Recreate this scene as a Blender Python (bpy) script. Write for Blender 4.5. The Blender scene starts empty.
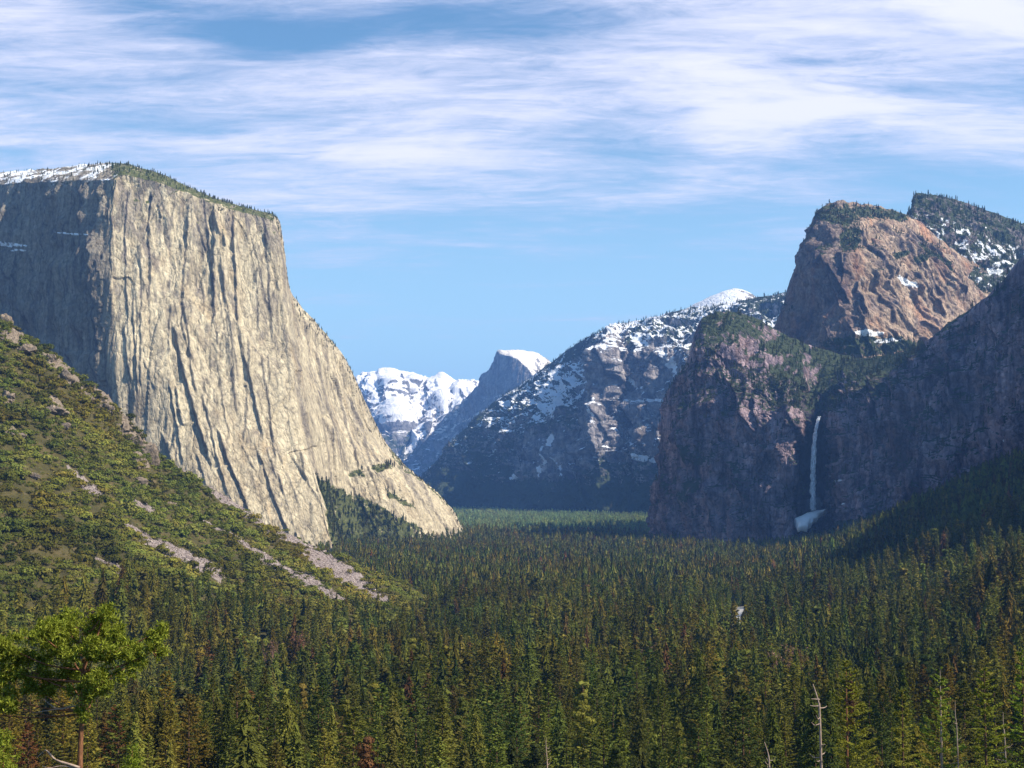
import bpy, math, random
import numpy as np
from mathutils import Vector
from mathutils.bvhtree import BVHTree

random.seed(7); RNG = np.random.default_rng(7)
scn = bpy.context.scene
COL = scn.collection
F = 1300.0; CAMZ = 190.0; HOR = 482.0
TH = math.atan((HOR - 384) / F)
CT, ST = math.cos(TH), math.sin(TH)

# ------------------------------------------------------------------ mapping
def P(px, py, D):
    """point at forward distance D seen in the direction of photo pixel px,py"""
    px = np.asarray(px, float); py = np.asarray(py, float); D = np.asarray(D, float)
    u = (px - 512) / F; v = (384 - py) / F
    y = CT - ST * v; z = ST + CT * v
    return np.stack([u * D / y, D * np.ones_like(u), CAMZ + z * D / y], -1)

def proj(p):
    p = np.asarray(p, float)
    x, y, z = p[..., 0], p[..., 1], p[..., 2] - CAMZ
    f = CT * y + ST * z; v = -ST * y + CT * z
    f = np.where(np.abs(f) < 1e-3, 1e-3, f)
    return 512 + F * x / f, 384 - F * v / f

# ------------------------------------------------------------------ noise
PERM = np.random.RandomState(3).permutation(256).astype(np.int32)
PERM = np.concatenate([PERM, PERM])
GR = np.random.RandomState(5).normal(size=(256, 3)); GR /= np.linalg.norm(GR, axis=1)[:, None]
GR = GR.astype(np.float32)
def perlin(p):
    p = np.asarray(p, np.float32); sh = p.shape[:-1]; p = p.reshape(-1, 3)
    i = np.floor(p).astype(np.int32); f = p - i; i &= 255
    w = f * f * f * (f * (f * 6 - 15) + 10)
    out = np.zeros(len(p), np.float32)
    for dx in (0, 1):
        ax = PERM[(i[:, 0] + dx) & 255]; wx = w[:, 0] if dx else 1 - w[:, 0]
        for dy in (0, 1):
            ay = PERM[(ax + i[:, 1] + dy) & 255]; wy = w[:, 1] if dy else 1 - w[:, 1]
            for dz in (0, 1):
                g = GR[PERM[(ay + i[:, 2] + dz) & 255]]; wz = w[:, 2] if dz else 1 - w[:, 2]
                d = g[:, 0] * (f[:, 0] - dx) + g[:, 1] * (f[:, 1] - dy) + g[:, 2] * (f[:, 2] - dz)
                out += wx * wy * wz * d
    return (out * 1.5).reshape(sh)
def fbm(p, sc, oc=4, rid=False, gain=.5, off=0.):
    s = np.zeros(np.asarray(p).shape[:-1], np.float32); a = 1.; t = 0
    q = np.asarray(p, np.float32) * np.asarray(sc, np.float32) + off
    for k in range(oc):
        n = perlin(q + 17.3 * k)
        if rid: n = 1 - 2 * np.abs(n) * 1.4
        s += a * n; t += a; a *= gain; q = q * 2.03
    return s / t
def sstep(a, b, x):
    t = np.clip((x - a) / (b - a), 0, 1); return t * t * (3 - 2 * t)

# ------------------------------------------------------------------ objects
def tag(o, label=None, cat=None, group=None, kind=None):
    if label: o['label'] = label
    if cat: o['category'] = cat
    if group: o['group'] = group
    if kind: o['kind'] = kind
    return o
def mesh_np(name, verts, faces, mat=None, attrs=None, smooth=True):
    verts = np.ascontiguousarray(verts, np.float32).reshape(-1, 3)
    me = bpy.data.meshes.new(name)
    me.vertices.add(len(verts)); me.vertices.foreach_set('co', verts.ravel())
    if len(faces):
        faces = np.ascontiguousarray(faces, np.int32); k = faces.shape[1]; n = len(faces)
        me.loops.add(n * k); me.loops.foreach_set('vertex_index', faces.ravel())
        me.polygons.add(n)
        me.polygons.foreach_set('loop_start', np.arange(n, dtype=np.int32) * k)
        me.polygons.foreach_set('loop_total', np.full(n, k, np.int32))
        me.polygons.foreach_set('use_smooth', np.full(n, smooth, bool))
    for an, (ty, arr) in (attrs or {}).items():
        a = me.attributes.new(an, ty, 'POINT')
        a.data.foreach_set('value', np.ascontiguousarray(arr).ravel())
    me.update(calc_edges=True)
    if mat: me.materials.append(mat)
    return me
def link(name, me, parent=None):
    o = bpy.data.objects.new(name, me); COL.objects.link(o)
    if parent: o.parent = parent
    return o
def empty(name, loc):
    o = bpy.data.objects.new(name, None); COL.objects.link(o); o.location = loc
    o.empty_display_size = .5
    return o
def grid_faces(nu, nv):
    i = np.arange(nu - 1)[:, None] * nv + np.arange(nv - 1)[None, :]
    i = i.ravel()
    return np.stack([i, i + 1, i + nv + 1, i + nv], -1)

# ------------------------------------------------------------------ materials
class NT:
    def __init__(s, m): s.t = m.node_tree; s.n = s.t.nodes; s.l = s.t.links
    def new(s, ty, **kw):
        n = s.n.new(ty)
        for k, v in kw.items():
            if k.startswith('i_'):
                key = k[2:]; key = int(key) if key.isdigit() else key
                n.inputs[key].default_value = v
            else: setattr(n, k, v)
        return n
    def math(s, op, a, b=None, c=None, clamp=False):
        n = s.n.new('ShaderNodeMath'); n.operation = op; n.use_clamp = clamp
        for k, v in enumerate((a, b, c)):
            if v is None: continue
            if isinstance(v, (int, float)): n.inputs[k].default_value = v
            else: s.l.new(v, n.inputs[k])
        return n.outputs[0]
    def mix(s, fac, a, b, mode='MIX'):
        n = s.n.new('ShaderNodeMix'); n.data_type = 'RGBA'; n.blend_type = mode
        for key, v in ((0, fac), (6, a), (7, b)):
            if isinstance(v, (int, float)): n.inputs[key].default_value = v
            elif isinstance(v, tuple): n.inputs[key].default_value = (*v[:3], 1)
            else: s.l.new(v, n.inputs[key])
        return n.outputs[2]
    def ramp(s, fac, stops, interp='LINEAR'):
        n = s.n.new('ShaderNodeValToRGB'); s.l.new(fac, n.inputs[0]); r = n.color_ramp; r.interpolation = interp
        while len(r.elements) < len(stops): r.elements.new(.5)
        for e, (p, c) in zip(r.elements, stops):
            e.position = p; e.color = (*c, 1) if isinstance(c, tuple) else (c, c, c, 1)
        return n.outputs[0]
    def noise(s, vec, scale, detail=4, rough=.55, stretch=None, dist=0.):
        if stretch:
            m = s.n.new('ShaderNodeMapping'); m.inputs['Scale'].default_value = stretch
            s.l.new(vec, m.inputs[0]); vec = m.outputs[0]
        n = s.n.new('ShaderNodeTexNoise'); n.inputs['Scale'].default_value = scale
        n.inputs['Detail'].default_value = detail; n.inputs['Roughness'].default_value = rough
        n.inputs['Distortion'].default_value = dist
        s.l.new(vec, n.inputs['Vector']); return n.outputs[0]
    def attr(s, name, ty='GEOMETRY'):
        n = s.n.new('ShaderNodeAttribute'); n.attribute_name = name; n.attribute_type = ty; return n.outputs['Fac']
def newmat(name):
    m = bpy.data.materials.new(name); m.use_nodes = True
    t = NT(m)
    for n in list(t.n):
        if n.type != 'OUTPUT_MATERIAL': t.n.remove(n)
    t.out = [n for n in t.n if n.type == 'OUTPUT_MATERIAL'][0]
    t.pos = t.new('ShaderNodeTexCoord').outputs['Object']
    return m, t
def finish(t, color, rough=.9, bump=None, bdist=1., bstr=1., spec=.15):
    b = t.new('ShaderNodeBsdfPrincipled'); b.inputs['Roughness'].default_value = rough
    b.inputs['Specular IOR Level'].default_value = spec
    if isinstance(color, tuple): b.inputs['Base Color'].default_value = (*color, 1)
    else: t.l.new(color, b.inputs['Base Color'])
    if bump is not None:
        n = t.new('ShaderNodeBump'); n.inputs['Strength'].default_value = bstr; n.inputs['Distance'].default_value = bdist
        t.l.new(bump, n.inputs['Height']); t.l.new(n.outputs[0], b.inputs['Normal'])
    t.l.new(b.outputs[0], t.out.inputs[0]); return b

def rock_mat(name, light, mid, dark, stain, S=1., snowcol=(.82, .84, .88), vegcol=(.045, .06, .025), bd=4., zs=.2, jz=.45, jc=.22):
    """granite: vertical streaks, stains, grain; attributes snow / veg / tone give the patches"""
    m, t = newmat(name)
    st = t.noise(t.pos, .045 / S, 6, .62, (1, 1, .045), .5)
    st2 = t.noise(t.pos, .011 / S, 5, .6, (1, 1, .2), 1.2)
    gr = t.noise(t.pos, .09 / S, 6, .7)
    c = t.ramp(st, [(.28, dark), (.43, mid), (.58, light), (.75, mid)])
    c = t.mix(t.math('MULTIPLY', t.ramp(st2, [(.52, 0.), (.66, 1.)]), .75), c, stain)
    fs = t.noise(t.pos, .16 / S, 5, .6, (1, 1, .05), .3)
    c = t.mix(1., c, t.ramp(fs, [(.32, .62), (.48, 1.), (.7, 1.12)]), 'MULTIPLY')
    c = t.mix(t.attr('tone'), c, light)
    c = t.mix(t.attr('darkrock_shade'), c, dark)  # dark rock, and shade painted into the faces turned from the sun
    c = t.mix(1., c, t.ramp(gr, [(.3, .55), (.5, 1.), (.7, 1.3)]), 'MULTIPLY')
    wv = t.new('ShaderNodeVectorMath', operation='ADD'); wn = t.new('ShaderNodeTexNoise'); wn.inputs['Scale'].default_value = .03 / S; wn.inputs['Detail'].default_value = 4; t.l.new(t.pos, wn.inputs['Vector'])
    ws = t.new('ShaderNodeVectorMath', operation='SCALE'); ws.inputs['Scale'].default_value = 26 * S; t.l.new(wn.outputs['Color'], ws.inputs[0])
    t.l.new(t.pos, wv.inputs[0]); t.l.new(ws.outputs[0], wv.inputs[1])
    def vor(scale, zz, feat):
        mp_ = t.new('ShaderNodeMapping'); mp_.inputs['Scale'].default_value = (1, 1, zz); t.l.new(wv.outputs[0], mp_.inputs[0])
        v_ = t.new('ShaderNodeTexVoronoi', feature=feat); v_.inputs['Scale'].default_value = scale / S; t.l.new(mp_.outputs[0], v_.inputs['Vector']); return v_
    e1 = vor(.028, jz, 'DISTANCE_TO_EDGE').outputs['Distance']; e2 = vor(.075, jz * 1.6, 'DISTANCE_TO_EDGE').outputs['Distance']
    cellc = vor(.028, jz, 'F1').outputs['Color']; cell2 = vor(.075, jz * 1.6, 'F1').outputs['Color']
    c = t.mix(1., c, t.ramp(cellc, [(.2, 1 - jc), (.8, 1 + jc * .6)]), 'MULTIPLY')
    c = t.mix(1., c, t.ramp(cell2, [(.2, 1 - jc * .8), (.8, 1 + jc * .5)]), 'MULTIPLY')
    c = t.mix(1., c, t.ramp(e1, [(0., .66), (.04, 1.)]), 'MULTIPLY')
    c = t.mix(1., c, t.ramp(e2, [(0., .8), (.06, 1.)]), 'MULTIPLY')
    vn = t.noise(t.pos, .05 / S, 5, .75)
    vf = t.ramp(t.math('ADD', t.attr('veg'), t.math('MULTIPLY', t.math('SUBTRACT', vn, .5), 1.6)), [(.42, 0.), (.55, 1.)])
    c = t.mix(vf, c, vegcol)
    sf = t.ramp(t.math('ADD', t.attr('snow'), t.math('MULTIPLY', t.math('SUBTRACT', gr, .5), 1.1)), [(.44, 0.), (.54, 1.)])
    c = t.mix(sf, c, snowcol)
    crack = t.noise(t.pos, .05 / S, 8, .66, (1, 1, zs), .6)
    h = t.math('ADD', crack, t.math('MULTIPLY', gr, .45))
    h = t.math('ADD', h, t.math('MULTIPLY', t.math('MINIMUM', e1, .12), 2.6)); h = t.math('ADD', h, t.math('MULTIPLY', t.math('MINIMUM', e2, .15), 1.3))
    sx = t.new('ShaderNodeSeparateColor'); t.l.new(cellc, sx.inputs[0]); h = t.math('ADD', h, t.math('MULTIPLY', sx.outputs[0], .5))
    finish(t, c, .92, h, bd * S * 3, .9)
    return m

def leaf_mat(name, stops, jitter=.34, trans=.25):
    m, t = newmat(name)
    oi = t.new('ShaderNodeObjectInfo')
    c = t.ramp(oi.outputs['Random'], stops)
    ln = t.noise(oi.outputs['Location'], .006, 3, .6)
    c = t.mix(t.ramp(ln, [(.45, 0.), (.62, .8)]), c, t.mix(1., c, (1.28, .90, .75), 'MULTIPLY'))
    ln2 = t.noise(oi.outputs['Location'], .011, 3, .6)
    c = t.mix(1., c, t.ramp(ln2, [(.36, .55), (.5, 1.), (.64, 1.4)]), 'MULTIPLY')
    geo = t.new('ShaderNodeNewGeometry')
    isl = geo.outputs['Random Per Island']
    c = t.mix(1., c, t.ramp(isl, [(0, 1 - jitter), (1, 1 + jitter)]), 'MULTIPLY')
    d = t.new('ShaderNodeBsdfDiffuse'); t.l.new(c, d.inputs[0])
    tr = t.new('ShaderNodeBsdfTranslucent'); t.l.new(t.mix(1., c, (1.3, 1.35, .6), 'MULTIPLY'), tr.inputs[0])
    ms = t.new('ShaderNodeMixShader'); ms.inputs[0].default_value = trans
    t.l.new(d.outputs[0], ms.inputs[1]); t.l.new(tr.outputs[0], ms.inputs[2])
    t.l.new(ms.outputs[0], t.out.inputs[0]); return m

def bark_mat(name, a, b, sc=6.):
    m, t = newmat(name)
    n = t.noise(t.pos, sc, 5, .65, (1, 1, .25))
    finish(t, t.ramp(n, [(.3, a), (.7, b)]), .9, n, .05, .8); return m

CONIFER = leaf_mat('conifer_needles', [(0, (0.083, 0.106, 0.021)), (.2, (0.127, 0.140, 0.027)), (.4, (0.053, 0.081, 0.021)), (.55, (0.160, 0.150, 0.029)),
                   (.7, (0.077, 0.112, 0.023)), (.84, (0.138, 0.117, 0.029)), (.94, (0.047, 0.067, 0.019)), (.985, (0.110, 0.081, 0.029)), (1, (0.133, 0.073, 0.035))], .4)
BRIGHT = leaf_mat('bright_pine_needles', [(0, (.15, .24, .034)), (1, (.19, .26, .04))], .6, .25)
SHRUB = leaf_mat('chaparral_leaves', [(0, (.115, .14, .026)), (.35, (.16, .18, .034)), (.6, (.075, .10, .022)), (.8, (.17, .17, .038)), (1, (.11, .11, .028))], .18, .12)
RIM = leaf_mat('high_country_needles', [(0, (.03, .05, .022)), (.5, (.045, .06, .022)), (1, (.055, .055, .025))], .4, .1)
BARE = leaf_mat('bare_twigs', [(0, (.20, .13, .11)), (.5, (.24, .17, .14)), (1, (.17, .10, .08))], .35, .1)
BARK = bark_mat('conifer_bark', (.06, .035, .022), (.16, .09, .055))
REDBARK = bark_mat('pine_bark', (.10, .045, .025), (.30, .14, .07), 9.)
GREYWOOD = bark_mat('weathered_dead_wood', (.18, .12, .10), (.50, .39, .31), 5.)

# ------------------------------------------------------------------ tree meshes
def rot_dir(a, e): return np.array([math.cos(a) * math.cos(e), math.sin(a) * math.cos(e), math.sin(e)])
def quads(cent, ax, side, L, W):
    """leaf-spray faces: cent (n,3), unit ax / side, lengths"""
    a = ax * L[:, None] / 2; s = side * W[:, None] / 2
    v = np.stack([cent - a - s * .45, cent - a * .1 - s, cent + a, cent - a * .1 + s], 1)
    n = len(cent); return v.reshape(-1, 3), np.arange(n * 4).reshape(n, 4)
def unit(v): return v / np.maximum(np.linalg.norm(v, axis=-1, keepdims=True), 1e-6)
def conifer_crown(seed, H=1., R=.13, base=.12, levels=22, nb=8, per=6, leaf=.035, round_top=.0, ragged=.3):
    r = np.random.default_rng(seed); C = []; A = []; S = []; LL = []; WW = []
    for k in range(levels):
        f = k / (levels - 1); z = base + (1 - base) * f ** .93
        prof = (1 - f) ** (.85 - .35 * round_top) * (min(1, .45 + f * 3.2))
        rad = R * max(prof, .035) * (1 + ragged * r.uniform(-1, .8))
        a0 = r.uniform(0, 6.28)
        nbl = max(3, int(nb * (.45 + .75 * (1 - f))))
        for b in range(nbl):
            if r.random() < .10: continue
            a = a0 + b * 6.283 / nbl + r.uniform(-.3, .3); L = rad * r.uniform(.6, 1.22)
            dr = r.uniform(-.32, .08) + .3 * f
            m = max(2, int(per * (.35 + .65 * prof)))
            for q in range(m):
                tq = (q + r.uniform(.2, 1)) / m
                d = np.array([math.cos(a), math.sin(a), 0])
                sd = np.array([-math.sin(a), math.cos(a), 0])
                off = r.uniform(-.3, .3) * L * tq
                c = d * L * tq + sd * off + np.array([0, 0, z + dr * L * tq + r.uniform(-.006, .012)])
                ax = unit(d + sd * (off / max(L, 1e-3)) * 2.2 + np.array([0, 0, r.uniform(-.5, .45)]))
                s = unit(np.cross(ax, unit(np.array([r.uniform(-.6, .6), r.uniform(-.6, .6), 1.]))))
                C.append(c); A.append(ax); S.append(s)
                LL.append(leaf * r.uniform(.8, 1.6) * (.55 + .6 * prof)); WW.append(leaf * r.uniform(.5, 1.) * (.6 + .5 * prof))
    C.append(np.array([0, 0, 1 - leaf * .3])); A.append(np.array([0, 0, 1.])); S.append(np.array([1., 0, 0])); LL.append(leaf * 2); WW.append(leaf * .5)
    v, fa = quads(np.array(C), np.array(A), np.array(S), np.array(LL), np.array(WW))
    return v * H, fa
def far_crown(seed, R=.13, base=.08, tiers=6, n=7):
    r = np.random.default_rng(seed); V = []; Fc = []
    for k in range(tiers):
        f = k / tiers; z0 = base + (1 - base) * f; z1 = min(1, z0 + (1 - base) / tiers * 2.1)
        rad = R * (1 - f) ** .8 * (min(1, .6 + 2 * f))
        o = len(V); a0 = r.uniform(0, 6.28); V.append((r.uniform(-.01, .01), r.uniform(-.01, .01), z1))
        for j in range(n):
            a = a0 + j * 6.283 / n; q = rad * r.uniform(.55, 1.25); V.append((q * math.cos(a), q * math.sin(a), z0 + r.uniform(-.03, .03)))
        for j in range(n): Fc.append((o, o + 1 + j, o + 1 + (j + 1) % n, o + 1 + (j + 1) % n))
    V = np.array(V); T = [f[:3] for f in Fc]
    return V, np.array(T)
def tier_crown(seed, R=.13, base=.08, tiers=12, n=10, sprays=0, leaf=.03, core=1.):
    """drooping ragged whorls, each a star of boughs, with loose sprays outside"""
    r = np.random.default_rng(seed); V = []; Fc = []; o = 0
    bend = r.normal(size=2) * .008
    for k in range(tiers):
        f = k / tiers; z0 = base + (1 - base) * f ** .92; dz = (1 - base) / tiers
        rad = R * (1 - f) ** .78 * min(1, .55 + 2.2 * f) * r.uniform(.78, 1.22) * core + .006
        top = min(.995, z0 + dz * r.uniform(1.5, 2.2)); a0 = r.uniform(0, 6.28); m = n if f < .7 else max(5, n - 3)
        cx, cy = r.normal(size=2) * R * .10
        V.append((bend[0] * f + cx * .4, bend[1] * f + cy * .4, top)); ring = []
        for j in range(2 * m):
            a = a0 + j * 3.1416 / m + r.uniform(-.12, .12)
            q = rad * (r.uniform(.85, 1.35) if j % 2 == 0 else r.uniform(.35, .62)); zz = z0 + (r.uniform(-.022, .012) if j % 2 == 0 else r.uniform(.0, .03))
            if r.random() < .10: q *= .4
            V.append((cx + q * math.cos(a), cy + q * math.sin(a), zz))
        for j in range(2 * m): Fc.append((o, o + 1 + j, o + 1 + (j + 1) % (2 * m)))
        o = len(V)
    V = np.array(V); Fc = np.array(Fc)
    if sprays:
        z = base + (1 - base) * r.random(sprays) ** 1.25; f = (z - base) / (1 - base); a = r.uniform(0, 6.28, sprays)
        rr = R * (1 - f) ** .78 * np.minimum(1, .55 + 2.2 * f) * r.uniform(.55, 1.3, sprays) + .004
        d = np.stack([np.cos(a), np.sin(a), r.uniform(-.9, .25, sprays)], -1); d = unit(d + r.normal(size=(sprays, 3)) * .35)
        c = np.stack([np.cos(a) * rr, np.sin(a) * rr, z + r.uniform(-.01, .01, sprays)], -1)
        up = unit(np.stack([np.cos(a), np.sin(a), np.full(sprays, .8)], -1) + r.normal(size=(sprays, 3)) * .5)
        sd = unit(np.cross(d, up)); L = leaf * r.uniform(.6, 1.5, sprays) * (.45 + .6 * (1 - f))
        qv, qf = quads(c, d, sd, L, L * .6)
        tri = np.concatenate([qf[:, [0, 1, 2]], qf[:, [0, 2, 3]]])
        Fc = np.concatenate([Fc, tri + len(V)]); V = np.concatenate([V, qv])
    return V, Fc
def bough_crown(seed, H, R, base=.15, nbr=120, per=24, leaf=.5, top_round=.6, gap=.0):
    """separate drooping boughs with foliage sprays along their outer part (real metres)"""
    r = np.random.default_rng(seed); C = []; A = []; N_ = []; LL = []
    for b in range(nbr):
        f = (b + r.random()) / nbr; f = f ** .9; z = H * (base + (1 - base) * f)
        a = b * 2.4 + r.uniform(-.5, .5); L = R * ((1 - f) ** (.9 - .4 * top_round) * min(1, .5 + 2.5 * f)) * r.uniform(.45, 1.3) + .05 * R
        if r.random() < gap: continue
        rise = r.uniform(-.35, .1) + .35 * f; m = max(5, int(per * (.3 + .7 * L / R)))
        tq = r.uniform(.2, 1, m) ** .7; sd = r.normal(size=m) * .20 * L * (1.1 - tq * .5)
        d = np.array([math.cos(a), math.sin(a), 0]); s_ = np.array([-math.sin(a), math.cos(a), 0])
        c = d * (L * tq)[:, None] + s_ * sd[:, None]; c[:, 2] = z + rise * L * tq + .22 * L * tq ** 2 + r.uniform(-.12, .2, m) * leaf * 2
        C.append(c); ax = unit(d + s_ * r.uniform(-1, 1, m)[:, None] + np.array([0, 0, 1.]) * r.uniform(-.4, .6, m)[:, None]); A.append(ax)
        N_.append(unit(np.array([0, 0, .9]) + d * .7 + r.normal(size=(m, 3)) * .6)); LL.append(leaf * r.uniform(.6, 1.5, m))
    C = np.concatenate(C); A = np.concatenate(A); N_ = np.concatenate(N_); LL = np.concatenate(LL)
    return quads(C, A, unit(np.cross(A, N_)), LL, LL * .5)
def clump_crown(seed, R=.22, base=.3, nl=9, n=420, leaf=.05):
    """broader, rounder crown of a few separate foliage clumps"""
    r = np.random.default_rng(seed); C = []; A = []; S = []
    L_ = []
    for k in range(nl):
        f = k / (nl - 1); a = r.uniform(0, 6.28); q = R * (1 - .8 * f ** 2) * r.uniform(.1, .7); L_.append((q * math.cos(a), q * math.sin(a), base + (.93 - base) * f, R * r.uniform(.4, .65) * (1.05 - .5 * f)))
    for k in range(n):
        x, y, z, q = L_[k % nl]; d = unit(r.normal(size=3)); C.append(np.array([x, y, z]) + d * q * r.uniform(.7, 1.1) * np.array([1, 1, .6]))
        ax = unit(np.cross(d, r.normal(size=3))); A.append(ax); S.append(unit(np.cross(ax, d + r.normal(size=3) * .4)))
    return quads(np.array(C), np.array(A), np.array(S), r.uniform(.7, 1.4, n) * leaf, r.uniform(.5, 1., n) * leaf)
def shrub_crown(seed, n=150, tall=.6):
    r = np.random.default_rng(seed)
    lob = [(r.uniform(-.28, .28), r.uniform(-.28, .28), r.uniform(.15, tall * .55), r.uniform(.22, .36)) for _ in range(6)]
    C = []; A = []; S = []
    for k in range(n):
        x, y, z, q = lob[k % 6]; d = unit(r.normal(size=3)); d[2] = abs(d[2]) * 1. if r.random() < .8 else d[2]
        C.append(np.array([x, y, z]) + d * q * r.uniform(.75, 1.05) * np.array([1, 1, tall * 1.3]))
        ax = unit(np.cross(d, r.normal(size=3))); A.append(ax); S.append(unit(np.cross(ax, d + r.normal(size=3) * .35)))
    return quads(np.array(C), np.array(A), np.array(S), r.uniform(.10, .2, n), r.uniform(.08, .15, n))
def tube(pts, rad, n=7):
    pts = np.array(pts, float); V = []; k = len(pts)
    for i in range(k):
        d = unit(pts[min(i + 1, k - 1)] - pts[max(i - 1, 0)])
        h = np.array([1., 0, 0]) if abs(d[0]) < .8 else np.array([0, 1., 0])
        a = unit(np.cross(d, h)); b = np.cross(d, a)
        for j in range(n):
            t = 6.2832 * j / n; V.append(pts[i] + rad[i] * (math.cos(t) * a + math.sin(t) * b))
    Fc = [(i * n + j, i * n + (j + 1) % n, (i + 1) * n + (j + 1) % n, (i + 1) * n + j) for i in range(k - 1) for j in range(n)]
    return np.array(V), np.array(Fc)
def join(parts):
    V = []; Fc = []; o = 0
    for v, f in parts:
        V.append(v); Fc.append(f + o); o += len(v)
    return np.concatenate(V), np.concatenate(Fc)

# ------------------------------------------------------------------ lofted rock masses
def crom(pts, n, lin=.0):
    """pts (k, ..., c) -> n samples along axis 0, Catmull-Rom blended with linear"""
    k = len(pts); t = np.linspace(0, k - 1, n); i = np.minimum(t.astype(int), k - 2); f = t - i
    f = f.reshape((-1,) + (1,) * (pts.ndim - 1))
    p1 = pts[i]; p2 = pts[i + 1]; p0 = pts[np.maximum(i - 1, 0)]; p3 = pts[np.minimum(i + 2, k - 1)]
    c = .5 * (2 * p1 + (p2 - p0) * f + (2 * p0 - 5 * p1 + 4 * p2 - p3) * f * f + (3 * p1 - p0 - 3 * p2 + p3) * f ** 3)
    l = p1 * (1 - f) + p2 * f
    return c * (1 - lin) + l * lin
def normals(X):
    du = np.gradient(X, axis=0); dv = np.gradient(X, axis=1)
    n = np.cross(dv, du); n = unit(n)
    return n
def even(cols):
    """resample so columns are spaced evenly in px instead of by index"""
    return np.array(cols, float)
def loft(cols, nu, nv, lin=.3, linv=.5):
    c = even(cols)                       # (ncol, nrow, 3)
    w = np.abs(np.diff(c[:, :, 0].mean(1))) + 3 + .15 * np.abs(np.diff(c[:, 0, 1]))
    s = np.concatenate([[0], np.cumsum(w)]); s /= s[-1]
    tt = np.interp(np.linspace(0, 1, nu), s, np.arange(len(c)))
    i = np.minimum(tt.astype(int), len(c) - 2); f = (tt - i)[:, None, None]
    p1 = c[i]; p2 = c[i + 1]; p0 = c[np.maximum(i - 1, 0)]; p3 = c[np.minimum(i + 2, len(c) - 1)]
    cr = .5 * (2 * p1 + (p2 - p0) * f + (2 * p0 - 5 * p1 + 4 * p2 - p3) * f * f + (3 * p1 - p0 - 3 * p2 + p3) * f ** 3)
    g = cr * (1 - lin) + (p1 * (1 - f) + p2 * f) * lin
    # rows, spaced by image height
    g2 = np.swapaxes(g, 0, 1)
    w = np.abs(np.diff(g2[:, :, 1].mean(1))) + 4
    s = np.concatenate([[0], np.cumsum(w)]); s /= s[-1]
    tt = np.interp(np.linspace(0, 1, nv), s, np.arange(len(g2)))
    i = np.minimum(tt.astype(int), len(g2) - 2); f = (tt - i)[:, None, None]
    p1 = g2[i]; p2 = g2[i + 1]; p0 = g2[np.maximum(i - 1, 0)]; p3 = g2[np.minimum(i + 2, len(g2) - 1)]
    cr = .5 * (2 * p1 + (p2 - p0) * f + (2 * p0 - 5 * p1 + 4 * p2 - p3) * f * f + (3 * p1 - p0 - 3 * p2 + p3) * f ** 3)
    g = cr * (1 - linv) + (p1 * (1 - f) + p2 * f) * linv
    g = np.swapaxes(g, 0, 1)
    return g, P(g[..., 0], g[..., 1], g[..., 2])
def solid(name, X, attrs, mat, thick, depthdir=(0, 1), label=None):
    """front surface X (nu,nv,3) closed by a back side at real thickness"""
    nu, nv = X.shape[:2]; nb = 14
    top = X[:, 0]; zb = min(X[:, -1, 2].min(), 0) - 60
    B = []
    cen = np.linspace(-1, 1, nu)
    n2 = fbm(top, 1 / 260., 3)
    for k in range(1, nb + 1):
        f = k / nb; th = thick * (1 - .55 * np.abs(cen) ** 4)
        d = top.copy(); d[:, 0] += depthdir[0] * th * f; d[:, 1] += depthdir[1] * th * f
        d[:, 2] = top[:, 2] + (zb - top[:, 2]) * f ** 2.2 + n2 * 30 * math.sin(math.pi * f) - 10 * min(1, f * 6)
        B.append(d)
    B = np.array(B[::-1])                 # far -> near
    B = np.swapaxes(B, 0, 1)
    Y = np.concatenate([B, X], axis=1); NV = nv + nb
    at = {}
    for k, a in attrs.items():
        at[k] = ('FLOAT', np.concatenate([np.repeat(a[:, :1], nb, 1) , a], 1).astype(np.float32))
    me = mesh_np(name, Y, grid_faces(nu, NV)[:, ::-1], mat, at)
    o = link(name, me); tag(o, label, None, None, 'structure')
    return o
def pmask(g, poly_list):
    """sum of soft ellipses (px,py,rx,ry) over the loft parameters, for placing snow fields and scrub"""
    m = np.zeros(g.shape[:2])
    for (x, y, rx, ry, *r) in poly_list:
        a = math.radians(r[0]) if r else 0
        dx = g[..., 0] - x; dy = g[..., 1] - y
        u = dx * math.cos(a) + dy * math.sin(a); v = -dx * math.sin(a) + dy * math.cos(a)
        m = np.maximum(m, 1 - sstep(.55, 1.25, np.sqrt((u / rx) ** 2 + (v / ry) ** 2)))
    return m

def flakes(g, lines):
    """rock flakes: each line (x0,y0,x1,y1,height m,width) raises the slab to its right, leaving a sharp corner"""
    px, py = g[..., 0], g[..., 1]; d = np.zeros(px.shape); dark = np.zeros(px.shape)
    r = np.random.default_rng(8)
    for (x0, y0, x1, y1, A, Lw) in lines:
        ph = r.uniform(0, 9); y = (py - y0) / max(y1 - y0, 1)
        lo, hi = min(x0, x1) - 6, max(x0, x1) + Lw * 3.2
        ii = np.where((px.max(1) > lo) & (px.min(1) < hi))[0]
        if not len(ii): continue
        a, b = ii[0], ii[-1] + 1; Y = y[a:b]
        L = math.hypot(x1 - x0, y1 - y0)
        xc = x0 + (x1 - x0) * Y + L * .008 * np.sin(Y * 5 + ph) + .45 * np.sin(Y * L / 9. + ph * 2) + .35 * np.sin(Y * L / 2.7 + ph * 3)
        dx = px[a:b] - xc; env = sstep(-.02, .12, Y) * (1 - sstep(.82, 1.03, Y))
        prof_ = 1 / (1 + np.exp(-np.clip(dx / .28, -30, 30))) * np.exp(-np.clip(dx, 0, None) / Lw)
        d[a:b] += A * env * prof_; dark[a:b] = np.maximum(dark[a:b], env * np.exp(-(dx / .8) ** 2) * min(1, A / 18.))
    return d, dark
SCAT = {}   # scatter requests on the mountains
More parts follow.
